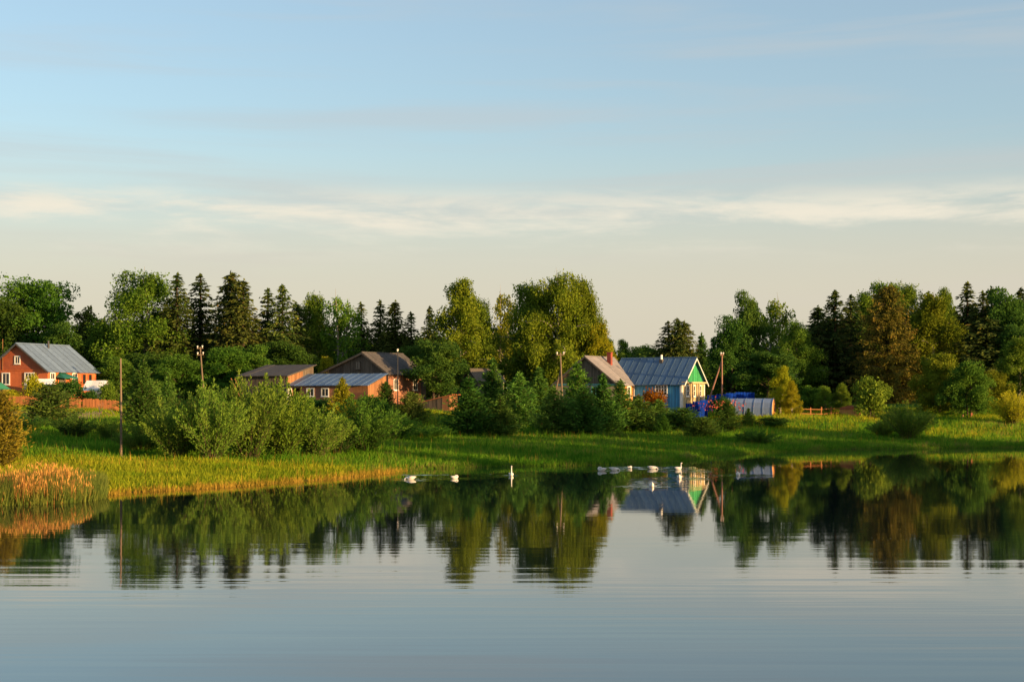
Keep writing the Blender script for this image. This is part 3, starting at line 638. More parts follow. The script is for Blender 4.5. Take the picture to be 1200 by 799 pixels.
MB().tube([(0.6, -0.55, ridge-0.6), (0.6, -0.55, ridge+0.42)], 0.13, 8).build('chimney_pipe', 'white_metal', bh)
MB().box(0.4, 0.8, -0.8, -0.3, ridge-0.62, ridge-0.12).build('pipe_flashing', 'roof_slate', bh)

# --- arched greenhouse
D0 = 158.0; rot = radians(-21); zb = zg(*corner(880, D0)[:2]); h = zpx(467, D0)-zb
gr = empty('arched_greenhouse', (*corner(880, D0+1)[:2], zb), rot, 'long arched greenhouse with pale panels and an orange end, by the blue fence', 'greenhouse')
nseg, hl, hw = 8, 2.55, 1.15
arc = [(-hw*cos(pi*i/nseg), h*max(0.0, sin(pi*i/nseg))**0.8) for i in range(nseg+1)]
for k in range(5):
    a, b2 = -hl+2*hl*k/5+0.012, -hl+2*hl*(k+1)/5-0.012; mb = MB()
    for i in range(nseg):
        (y0, z0), (y1, z1) = arc[i], arc[i+1]
        mb.hexa([(a, y0, z0-0.02), (b2, y0, z0-0.02), (b2, y1, z1-0.02), (a, y1, z1-0.02), (a, y0*1.01, z0+0.02), (b2, y0*1.01, z0+0.02), (b2, y1*1.01, z1+0.02), (a, y1*1.01, z1+0.02)])
    mb.build('panel', 'polycarb', gr)
for k in range(6): MB().tube([(-hl+2*hl*k/5, y*1.03, z+0.03) for y, z in arc], 0.035, 5).build('hoop', 'polycarb', gr)
for sx, mm in ((hl-0.03, 'orange_ply'), (-hl-0.02, 'polycarb')):
    MB().prism([(sx, y*0.97, z*0.97-0.3*(z == 0)) for y, z in arc], (0.05, 0, 0)).build('end_wall', mm, gr)
dd = MB().box(hl+0.022, hl+0.05, -0.4, 0.4, 0.0, h*0.82).build('door', 'orange_ply', gr)
MB().box(hl+0.052, hl+0.09, 0.25, 0.3, h*0.4, h*0.48).build('handle', 'dark_metal', dd)

# ------------------------------------------------------------------ fences
def fence(name, pts, D_list, h, bw, gap, m, mp, label, post_every=2.4, seed=0, lean=0.03, rails=True, cat='fence', hvar=0.05, pw=0.06):
    """posts and rails as parts, the pickets of each bay joined: they are about a pixel wide"""
    r = random.Random(seed)
    P = [Vector(((px-600)*D/FPX, D, 0)) for px, D in zip(pts, D_list)]
    mid = P[len(P)//2]; root = empty(name, (P[0].x, P[0].y, zg(P[0].x, P[0].y)), 0, label, cat); o = Vector(root.location)
    for a, b2 in zip(P[:-1], P[1:]):
        n = max(1, round((b2-a).length/post_every))
        for k in range(n):
            p, q_ = a+(b2-a)*(k/n), a+(b2-a)*((k+1)/n); d = (q_-p); ln = d.length; u = d.normalized(); nn = Vector((u.y, -u.x, 0))
            if nn.y > 0: nn = -nn
            zp, zq = zg(p.x, p.y), zg(q_.x, q_.y); p.z, q_.z = zp, zq
            hp = h*r.uniform(1.0, 1.12); tl = nn*r.uniform(-lean, lean)+u*r.uniform(-lean, lean)
            MB().hexa([p-o+u*sx*pw+nn*sy*pw+tl*hp*tz+Vector((0, 0, -0.3 if tz == 0 else hp)) for tz in (0, 1) for sx, sy in ((-1, 1), (1, 1), (1, -1), (-1, -1))]).build('post', mp, root)
            if rails:
                for zr in (0.25, 0.78):
                    MB().hexa([x-o+nn*(0.065+e)+Vector((0, 0, h*zr+e2)) for e2 in (0, 0.07) for x, e in ((p, 0.03), (q_, 0.03), (q_, 0), (p, 0))]).build('rail', mp, root)
            if bw:
                mb = MB(); s = 0.0
                while s < ln-bw*0.6:
                    if r.random() > 0.03:
                        hh = h*(1+r.uniform(-hvar, hvar)); c = p+u*s; c.z = zp+(zq-zp)*s/ln; t = u*r.uniform(-0.02, 0.02)
                        mb.hexa([c-o+u*ss2*bw+nn*(0.10+e)+(t+Vector((0, 0, hh)) if tz else Vector((0, 0, 0.03))) for tz in (0, 1) for ss2, e in ((0, 0.025), (1, 0.025), (1, 0), (0, 0))])
                    s += bw+gap
                mb.build('pickets', m, root, kind='stuff')
    return root
fence('board_fence', [3, 70, 140], [163, 163, 164], 1.25, 0.13, 0.02, 'fence_wood', 'pole_brown', 'long orange board fence in front of the red house', seed=1, post_every=3.0)
fence('board_fence', [200, 249], [165, 166], 1.35, 0.13, 0.12, 'fence_wood', 'pole_brown', 'short gappy orange fence by the utility pole, left of the plank shed', seed=2, hvar=0.15)
fence('picket_fence', [14, 70, 118], [147, 144, 146], 0.85, 0.07, 0.10, 'plank_dark', 'plank_dark', 'dark grey picket fence in the shade below the orange fence', seed=3, hvar=0.12)
fence('pole_fence', [938, 962, 986], [158, 159, 160], 0.95, 0, 0, 'fence_wood', 'fence_wood', 'low pole fence with rails beside the young golden birches', seed=4, post_every=1.4, lean=0.06)
def sheet_fence(pts, D, h, label, seed):
    P = [corner(px, d) for px, d in zip(pts, D)]; root = empty('sheet_fence', (P[0].x, P[0].y, zg(P[0].x, P[0].y)), 0, label, 'fence'); o = Vector(root.location); r = random.Random(seed)
    for a, b2 in zip(P[:-1], P[1:]):
        n = max(1, round((b2-a).length/1.15)); u = (b2-a).normalized(); nn = Vector((u.y, -u.x, 0))
        for k in range(n):
            p, q_ = a+(b2-a)*(k/n), a+(b2-a)*((k+1)/n); mb = MB(); w = (q_-p).length; nb = 6; zz = zg(p.x, p.y); top = h+r.uniform(-0.02, 0.02)
            for j in range(nb):
                off = 0.03 if j % 2 else 0.0
                c0, c1 = p+u*(w*j/nb+0.003), p+u*(w*(j+1)/nb-0.001)
                mb.hexa([Vector((c.x, c.y, zz+(top if tz else -0.1)))-o+nn*(off+e) for tz in (0, 1) for c, e in ((c0, 0.02), (c1, 0.02), (c1, 0), (c0, 0))])
            mb.build('panel', 'fence_blue', root)
            MB().box(*(p.x-o.x-0.04, p.x-o.x+0.04, p.y-o.y+0.05, p.y-o.y+0.13), -0.3+zz-o.z, h+0.03+zz-o.z).build('post', 'dark_metal', root)
    return root
sheet_fence([804, 829], [159, 160.5], 2.25, 'deep blue sheet metal fence joined to the blue house porch', 5)
sheet_fence([829, 884], [168, 169], 2.1, 'long deep blue sheet metal fence running behind the arched greenhouse', 6)

# low orange outbuilding at the end of the pole fence
D0 = 160; zb = zg(*corner(996, D0)[:2]); rt = empty('log_store', (*corner(996, D0)[:2], zb), radians(-30), 'low rust orange log store with a rounded lid at the end of the pole fence', 'log store')
MB().box(-1.0, 1.0, -0.6, 0.6, -0.2, 0.75).build('body', 'orange_ply', rt)
MB().prism([(-1.1, -0.7, 0.752), (1.1, -0.7, 0.752), (0.9, -0.7, 1.05), (0.2, -0.7, 1.22), (-0.8, -0.7, 1.0)], (0, 1.4, 0)).build('lid', 'rust_brown', rt)
for i in range(7): Face((0, -0.6, 0), (1, 0, 0), (0, -1, 0)).slab(MB(), -0.98+i*0.28, -0.73+i*0.28, 0.0, 0.73, 0.0, 0.03).build('board', 'orange_ply', rt)
# stumps of an old jetty at the right bank
for i, (px, py, h, lb) in enumerate(((1138, 489, 0.5, 'short rust brown post standing under the trees at the right bank'), (1128, 489, 0.3, 'low pale stump left of the rust brown post at the right bank'))):
    x, y, z = gp(px, py); o_ = MB().tube([(0, 0, -0.3), (0.02, 0, h*0.6), (0.05, 0.02, h)], [0.12, 0.11, 0.09], 8).build('post', ['rust_brown', 'plank_tan'][i]); o_.location = (x, y, z); tag(o_, lb, 'post')
x, y, z = gp(630, 497); o_ = MB().hexa([(-0.09, -0.05, -0.3), (0.09, -0.05, -0.3), (0.09, 0.05, -0.3), (-0.09, 0.05, -0.3), (0.22, -0.05, 0.85), (0.38, -0.05, 0.95), (0.38, 0.05, 0.95), (0.22, 0.05, 0.85)]).build('white_marker', 'white_paint'); o_.location = (x, y-2, zg(x, y-2)); tag(o_, 'white leaning marker board among the young spruces in mid bank', 'marker')

# ------------------------------------------------------------------ utility poles
def pole(px, D, ytop, label, m, arms=(), tilt=0.0, rad=0.11, brace=None, z_extra=0.0, name='utility_pole'):
    x, y, z = at(px, D); h = zpx(ytop, D)-z
    r = empty(name, (x, y, z), 0, label, 'pole'); r.rotation_euler = (0, tilt, 0)
    MB().tube([(0, 0, -0.5), (0.01, 0, h*0.5), (0, 0, h)], [rad*1.25, rad*1.05, rad*0.8], 8).build('post', m, r)
    for dz, hw_ in arms:
        a = MB().box(-hw_, hw_, -rad-0.09, -rad+0.01, h-dz-0.05, h-dz+0.06).build('crossarm', m, r)
        for sx in (-1, 1):
            MB().tube([(sx*(hw_-0.07), -rad-0.04, h-dz+0.061), (sx*(hw_-0.07), -rad-0.04, h-dz+0.16), (sx*(hw_-0.07), -rad-0.04, h-dz+0.19), (sx*(hw_-0.07), -rad-0.04, h-dz+0.32)], [0.04, 0.04, 0.11, 0.07], 7).build('insulator', 'ceramic', a)
    if brace:
        dx, top = brace; MB().tube([(dx, 0.25, -0.5), (0, 0.12, h*top)], [0.10, 0.08], 7).build('brace', m, r)
    return r
x, D142, z = gp(142, 537)
pole(142, D142, 420, 'tall bare brown pole standing in the grass near the spit', 'pole_wood', tilt=radians(-0.3), rad=0.07)
pole(240, 164.5, 406, 'leaning grey utility pole with two insulator arms left of the plank shed', 'pole_wood', arms=((0.2, 0.35), (0.95, 0.38)), tilt=radians(-4), rad=0.10)
pole(660, 150, 413, 'grey utility pole with a slanting brace among the young spruces', 'pole_wood', arms=((0.25, 0.42),), tilt=radians(-2.2), rad=0.09, brace=(-1.9, 0.78))
pole(846, 163, 413, 'pinkish utility pole with a slanting brace behind the blue fence', 'pole_pink', arms=((0.3, 0.2),), rad=0.09, brace=(-2.2, 0.86))
pole(466, 158.5, 411, 'thin dark pole in front of the barn brick wall', 'dark_metal', arms=((0.12, 0.09),), rad=0.055)
# ------------------------------------------------------------------ trees and bushes
def unit(v): return v/(np.linalg.norm(v, axis=-1, keepdims=True)+1e-9)
def leaves(c, a, ln, wd, rng):
    """diamond leaves: centres c, long axes a, length ln, width wd"""
    n = len(c); a = unit(a); b = unit(np.cross(a, rng.normal(size=(n, 3)))); ln = ln[:, None]; wd = wd[:, None]
    return np.stack([c-a*ln*0.5, c+b*wd*0.5, c+a*ln*0.5, c-b*wd*0.5], 1)
def curve(p, d0, d1, ln, n=6):
    pts = [np.array(p, float)]
    for i in range(n):
        t = (i+0.5)/n; d = unit(np.array(d0)*(1-t)+np.array(d1)*t); pts.append(pts[-1]+d*ln/n)
    return np.array(pts)
def along(C, s):
    s = np.clip(s, 0, 0.9999)*(len(C)-1); i = s.astype(int); f = (s-i)[:, None]; return C[i]*(1-f)+C[i+1]*f

def gen_broad(seed, H=18.0, Wd=8.0, base=0.16, nl=26, per=420, droop=0.0, top=0.5, clump=0.085, lsize=0.24, trunks=1, gap=0.0, up=0.9):
    """deciduous crown on real limbs. droop>0 hangs the leaves on strands (birch)"""
    rng = np.random.RandomState(seed); mb = MB(); C = []; T = []; A = []
    tr = []
    for k in range(trunks):
        az = rng.uniform(0, 2*pi); off = (0.0 if k == 0 else Wd*0.16)
        bend = rng.normal(size=2)*0.035*H
        pts = [(bend[0]*sin(3*t)*t+cos(az)*off*(0.35+0.65*t), bend[1]*sin(2.4*t)*t+sin(az)*off*(0.35+0.65*t), t*H*((0.70 if droop > 1.1 else 0.76)-0.06*k)) for t in np.linspace(0, 1, 9)]
        pts[0] = (pts[0][0], pts[0][1], -0.4)
        mb.tube(pts, [H*0.014*(1-t)**1.1+0.008 for t in np.linspace(0, 1, 9)], 8); tr.append(np.array(pts))
    for i in range(nl):
        u = (i+rng.uniform(0.1, 0.9))/nl; h = base+(0.97-base)*u; P = tr[i % trunks]
        prof = max(0.24, (1-u)**top*min(1.0, (u+0.22)/0.40)**0.7)
        p0 = along(P, np.array([h*0.97]))[0]; az = i*2.39996+rng.uniform(-0.5, 0.5)
        ln = Wd*0.5*prof*rng.uniform(0.72, 1.22); o = np.array([cos(az), sin(az), 0])
        d0 = o+np.array([0, 0, up*rng.uniform(0.7, 1.4)]); d1 = o+np.array([0, 0, rng.uniform(-0.15, 0.5)-0.5*droop])
        B = curve(p0, d0, d1, ln*1.12); r0 = 0.010*H*(1-h)+0.025
        mb.tube(B, [r0*(1-0.85*t) for t in np.linspace(0, 1, len(B))], 5, cap=False)
        n = int(per*rng.uniform(0.7, 1.3)*(0.45+0.55*prof))
        if droop > 0:
            ns = max(3, n//9); s = rng.uniform(0.25, 1.05, ns)**0.8
            st = along(B, s)+np.clip(rng.normal(size=(ns, 3)), -1.5, 1.5)*Wd*np.array([clump, clump, clump*0.9])
            sl = rng.uniform(0.35, 1.5, ns)*droop; k = 9
            tt = np.tile(np.linspace(0, 1, k), ns)+rng.uniform(-0.06, 0.06, ns*k)
            c = np.repeat(st, k, 0); sl = np.repeat(sl, k); sw = np.repeat(rng.normal(size=(ns, 2))*0.18, k, 0)
            c = c+np.stack([sw[:, 0]*tt, sw[:, 1]*tt, -sl*tt], 1)+rng.normal(size=(ns*k, 3))*0.09
            t = np.clip(np.repeat(rng.uniform(0.1, 0.75, ns), k)+rng.normal(size=ns*k)*0.14, 0, 1)
            a = rng.normal(size=(ns*k, 3))*0.7+np.array([0, 0, -1.0])
        else:
            nc = 5; cc = along(B, rng.uniform(0.35, 1.02, nc))+rng.normal(size=(nc, 3))*Wd*0.035
            m = max(6, n//nc); v = unit(rng.normal(size=(nc*m, 3)))*(rng.uniform(0.25, 1, (nc*m, 1))**0.45)
            c = np.repeat(cc, m, 0)+v*Wd*clump*np.repeat(rng.uniform(0.7, 1.35, nc), m)[:, None]*np.array([1.15, 1.15, 0.85])
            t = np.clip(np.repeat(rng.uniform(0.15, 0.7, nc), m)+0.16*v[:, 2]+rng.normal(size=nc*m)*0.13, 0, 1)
            a = rng.normal(size=(nc*m, 3))+v*0.4
        C.append(c); T.append(t); A.append(a)
    c = np.concatenate(C); t = np.concatenate(T); a = np.concatenate(A)
    r_ = np.hypot(c[:, 0], c[:, 1]); keep = (c[:, 2] > 0.03*H) & (c[:, 2] < np.percentile(c[:, 2], 99.7)+0.35*rng.rand(len(c))**2*H*0.14) & (r_ < np.percentile(r_, 99.6)); c, t, a = c[keep], t[keep], a[keep]; n = len(c)
    sz = lsize*rng.uniform(0.45, 1.45, n)
    return leaves(c, a, sz, sz*rng.uniform(0.5, 0.9, n), rng), t, mb

def gen_spruce(seed, H=18.0, Wd=5.5, base=0.03, dens=1.0, droop=0.35, lean=0.8, tip=0.3, lsize=0.34, shaggy=1.0):
    rng = np.random.RandomState(seed); mb = MB(); C = []; T = []; A = []
    mb.tube([(0, 0, -0.4), (0, 0, H*0.5), (0.03, 0, H*0.97)], [H*0.013, H*0.008, 0.03], 7)
    z = base*H; step = 0.50
    side = rng.uniform(0.72, 1.22, 8)
    while z < H*0.985:
        t = z/H; nb = max(4, int(round((8 if t < 0.8 else 6)*dens))); ph = rng.uniform(0, 2*pi)
        R = Wd*0.5*((1-t)**lean)*min(1.0, 0.72+t*2.2)
        for j in range(nb):
            if rng.rand() < 0.10: continue
            az = ph+2*pi*j/nb+rng.uniform(-0.3, 0.3)
            ln = max(0.12, R*rng.uniform(0.62, 1.18)*side[int(az/(2*pi)*8) % 8])
            o = np.array([cos(az), sin(az), 0.0]); p = np.array([0, 0, z+rng.uniform(-0.2, 0.2)])
            dz0 = 0.35*t-droop*(1-t); B = curve(p, o+np.array([0, 0, dz0]), o+np.array([0, 0, tip-droop*0.5]), ln, 5)
            if ln > 0.8: mb.tube(B[[0, 2, 5]], [0.035, 0.025, 0.01], 3, cap=False)
            n = max(5, int(ln*17*dens)); s = rng.uniform(0.06, 1.0, n); q = along(B, s)
            lat = rng.normal(size=n)*0.20*(0.35+0.65*(1-np.abs(2*s-1)))*min(1.4, 0.5+ln*0.35)
            hang = np.abs(rng.normal(size=n))*0.26*shaggy*min(1.0, ln)
            q = q+np.stack([-sin(az)*lat, cos(az)*lat, -hang], 1)
            a = np.tile(o, (n, 1))*rng.uniform(0.3, 1.0, (n, 1))+np.stack([-sin(az)*lat*2, cos(az)*lat*2, -0.35-hang*1.8], 1)+rng.normal(size=(n, 3))*0.25
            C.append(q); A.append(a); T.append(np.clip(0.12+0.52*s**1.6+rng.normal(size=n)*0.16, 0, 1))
        z += step*(0.85+0.3*rng.rand())*(0.6 if t > 0.85 else 1.0)
    n = 14; C.append(np.stack([rng.normal(size=n)*0.05, rng.normal(size=n)*0.05, rng.uniform(0.94, 1.0, n)*H], 1)); A.append(np.tile([0, 0, 1.0], (n, 1))+rng.normal(size=(n, 3))*0.3); T.append(np.full(n, 0.5))
    c = np.concatenate(C); a = np.concatenate(A); t = np.concatenate(T); n = len(c); sz = lsize*rng.uniform(0.65, 1.35, n)
    return leaves(c, a, sz, sz*rng.uniform(0.28, 0.5, n), rng), t, mb

def gen_young(seed, H=6.0, Wd=3.2, up=0.35, lsize=0.26, dens=1.0, lean=0.75):
    """young spruce or pine: tiers of branches lifted at the tips, needles in brushes"""
    rng = np.random.RandomState(seed); mb = MB(); C = []; T = []; A = []
    mb.tube([(0, 0, -0.3), (0, 0, H*0.5), (0, 0, H*0.99)], [0.09, 0.06, 0.015], 6); z = 0.12
    while z < H*0.97:
        t = z/H; nb = int(rng.uniform(7, 10)); ph = rng.uniform(0, 6.28); R = Wd*0.5*((1-t)**lean)*min(1, 0.75+t*2)
        for j in range(nb):
            az = ph+2*pi*j/nb+rng.uniform(-0.35, 0.35); ln = max(0.15, R*rng.uniform(0.6, 1.2)); o = np.array([cos(az), sin(az), 0])
            B = curve((0, 0, z+rng.uniform(-0.12, 0.12)), o+np.array([0, 0, up*0.4]), o+np.array([0, 0, up*2.2*rng.uniform(0.6, 1.4)]), ln, 5)
            if ln > 0.5: mb.tube(B[[0, 2, 5]], [0.022, 0.016, 0.006], 3, cap=False)
            n = max(6, int(ln*34*dens)); s = rng.uniform(0.1, 1.03, n); q = along(B, s)+rng.normal(size=(n, 3))*np.array([0.12, 0.12, 0.13])*min(1.3, 0.4+ln*0.5)
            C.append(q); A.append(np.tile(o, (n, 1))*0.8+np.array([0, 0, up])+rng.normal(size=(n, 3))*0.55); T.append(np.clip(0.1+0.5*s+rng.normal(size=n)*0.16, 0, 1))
        z += 0.27*(0.8+0.4*rng.rand())
    n = 10; C.append(np.stack([rng.normal(size=n)*0.03, rng.normal(size=n)*0.03, rng.uniform(0.92, 1.0, n)*H], 1)); A.append(np.tile([0, 0, 1.0], (n, 1))+rng.normal(size=(n, 3))*0.3); T.append(np.full(n, 0.6))
    c = np.concatenate(C); a = np.concatenate(A); t = np.concatenate(T); n = len(c); sz = lsize*rng.uniform(0.6, 1.35, n)
    return leaves(c, a, sz, sz*rng.uniform(0.25, 0.45, n), rng), t, mb

def gen_willow(seed, H=4.5, Wd=4.6, ns=78, per=150, lsize=0.18, spread=1.0, low=0.12):
    rng = np.random.RandomState(seed); mb = MB(); C = []; T = []; A = []
    for i in range(ns):
        az = rng.uniform(0, 2*pi); rr = rng.uniform(0, 1)**0.6; o = np.array([cos(az), sin(az), 0])
        reach = Wd*0.5*rr*spread; hh = H*(1-0.42*rr**1.8)*rng.uniform(0.78, 1.0)
        p = o*rng.uniform(0.05, 0.35)*Wd*0.25; ln = sqrt(hh*hh+reach*reach)*1.04
        d0 = o*reach*0.7+np.array([0, 0, hh*1.1]); d1 = o*reach*1.35+np.array([0, 0, hh*0.8])+rng.normal(size=3)*0.25
        B = curve(p-np.array([0, 0, 0.1]), d0, d1, ln, 7)
        mb.tube(B[[0, 2, 4, 7]], [0.03, 0.022, 0.014, 0.005], 3, cap=False)
        n = int(per*rng.uniform(0.7, 1.3)); s = low+(1.02-low)*rng.uniform(0, 1, n)**0.75; q = along(B, s)
        sp_ = (0.10+0.31*np.sin(np.clip(s, 0, 1)*pi)**0.7)*H/4.5
        dr = unit(rng.normal(size=(n, 3))); q = q+dr*sp_[:, None]*rng.uniform(0.2, 1.1, (n, 1))
        A.append(dr*0.7+unit(B[-1]-B[0])*1.0+rng.normal(size=(n, 3))*0.35); C.append(q)
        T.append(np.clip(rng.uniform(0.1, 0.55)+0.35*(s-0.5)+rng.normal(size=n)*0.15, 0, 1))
    c = np.concatenate(C); a = np.concatenate(A); t = np.concatenate(T); k = c[:, 2] > 0.02; c, a, t = c[k], a[k], t[k]; n = len(c); sz = lsize*rng.uniform(0.6, 1.4, n)
    return leaves(c, a, sz, sz*rng.uniform(0.28, 0.45, n), rng), t, mb

PROTO = {}
def proto(key, gen, H, Wd, bark, wq=90, **kw):
    V, t, mb = gen(H=H, Wd=Wd, **kw)
    top = np.percentile(V[:, :, 2].max(1), 99.9)
    r = np.hypot(V[:, 0, 0], V[:, 0, 1]); wd = 2*np.percentile(r, wq)
    PROTO[key] = dict(V=V, t=t, H=top, W=wd, trunk=mb.mesh('trunk', bark), crown={})
for i in range(5): proto(('birch', i), gen_broad, 18, [8, 7, 9, 7.5, 8.5][i], 'birch_bark', seed=10+i, droop=1.0, nl=[28, 26, 32, 24, 30][i], per=2000, lsize=0.18, top=[0.5, 0.62, 0.42, 0.7, 0.46][i], base=[0.10, 0.14, 0.08, 0.05, 0.10][i], trunks=[1, 1, 2, 1, 2][i], clump=0.06)
for i in range(2): proto(('airy', i), gen_broad, 18, 6.5, 'birch_bark', seed=30+i, droop=1.15, nl=24, per=420, top=0.5, base=0.2, trunks=2, clump=0.05)
for i in range(5): proto(('leafy', i), gen_broad, 12, [8, 7, 9, 7.5, 8][i], 'bark', seed=40+i, nl=[26, 24, 28, 22, 30][i], per=1300, top=[0.42, 0.5, 0.36, 0.6, 0.45][i], base=[0.1, 0.14, 0.08, 0.06, 0.1][i], clump=0.105, lsize=0.205, trunks=[1, 2, 1, 1, 2][i])
proto(('leafy', 5), gen_broad, 8, 7, 'bark', seed=55, nl=34, per=900, top=0.45, base=0.02, up=0.35, clump=0.10, lsize=0.18, trunks=2)
for i in range(3): proto(('shrub', i), gen_broad, 4, [4.4, 4.0, 4.8][i], 'stem', seed=60+i, nl=22, per=330, top=0.42, base=0.04, clump=0.13, lsize=0.20, trunks=3, up=1.1)
for i in range(2): proto(('pine', i), gen_broad, 16, 6, 'bark', seed=70+i, nl=20, per=420, top=0.4, base=0.42, clump=0.10, lsize=0.30)
for i in range(5): proto(('spruce', i), gen_spruce, 18, [5.6, 5.0, 6.4, 4.6, 5.8][i], 'bark', wq=84, seed=80+i, lsize=0.40, lean=[0.66, 0.6, 0.72, 0.62, 0.5][i], droop=[0.35, 0.45, 0.3, 0.5, 0.4][i], dens=[1.0, 1.1, 1.05, 0.9, 1.2][i], shaggy=[1.0, 1.3, 1.0, 0.9, 1.5][i])
proto(('spruce', 5), gen_spruce, 18, 9.5, 'bark', wq=86, seed=95, lsize=0.34, lean=0.5, droop=0.35, dens=1.5, shaggy=1.6)
for i in range(4): proto(('young', i), gen_young, 6, [3.2, 3.6, 2.9, 3.4][i], 'bark', wq=88, seed=100+i, up=[0.62, 0.75, 0.9, 0.7][i], lean=[0.95, 0.85, 1.0, 0.8][i], lsize=0.22, dens=1.3)
for i in range(2): proto(('youngpine', i), gen_young, 4, 2.8, 'bark', seed=120+i, up=[0.85, 0.75][i], lean=0.5, lsize=0.17, dens=2.2)
for i in range(4): proto(('willow', i), gen_willow, 4.5, [4.6, 5.2, 4.2, 5.0][i], 'stem', seed=130+i)

KIND = {'birch': ('birch_tree', 'birch', 'tree', 'trunk', 'crown'), 'airy': ('birch_tree', 'birch', 'tree', 'trunk', 'crown'), 'leafy': ('leafy_tree', 'leafy', 'tree', 'trunk', 'crown'),
        'pine': ('pine_tree', 'pine', 'tree', 'trunk', 'crown'), 'spruce': ('spruce_tree', 'spruce', 'tree', 'trunk', 'crown'), 'young': ('young_spruce', 'young', 'tree', 'trunk', 'crown'),
        'youngpine': ('young_pine', 'youngpine', 'tree', 'trunk', 'crown'), 'shrub': ('garden_shrub', 'shrub', 'shrub', 'stems', 'foliage'), 'willow': ('willow_bush', 'willow', 'bush', 'stems', 'foliage')}
def crown_mesh(P, m):
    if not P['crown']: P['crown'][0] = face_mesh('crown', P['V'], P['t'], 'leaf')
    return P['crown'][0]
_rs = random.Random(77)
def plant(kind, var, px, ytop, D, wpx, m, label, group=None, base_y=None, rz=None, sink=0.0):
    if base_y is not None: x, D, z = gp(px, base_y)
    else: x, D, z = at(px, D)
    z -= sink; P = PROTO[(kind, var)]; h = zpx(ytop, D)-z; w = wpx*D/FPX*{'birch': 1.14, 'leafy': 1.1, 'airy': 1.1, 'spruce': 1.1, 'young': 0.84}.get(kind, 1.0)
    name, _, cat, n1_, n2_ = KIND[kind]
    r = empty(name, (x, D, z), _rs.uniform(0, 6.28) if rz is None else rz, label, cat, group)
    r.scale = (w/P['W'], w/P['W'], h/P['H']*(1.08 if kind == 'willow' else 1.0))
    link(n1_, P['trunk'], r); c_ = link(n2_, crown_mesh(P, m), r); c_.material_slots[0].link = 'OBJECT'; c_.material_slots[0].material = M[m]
    if kind == 'spruce': r.rotation_euler = (_rs.gauss(0, 0.012), _rs.gauss(0, 0.012), r.rotation_euler[2])
    return r

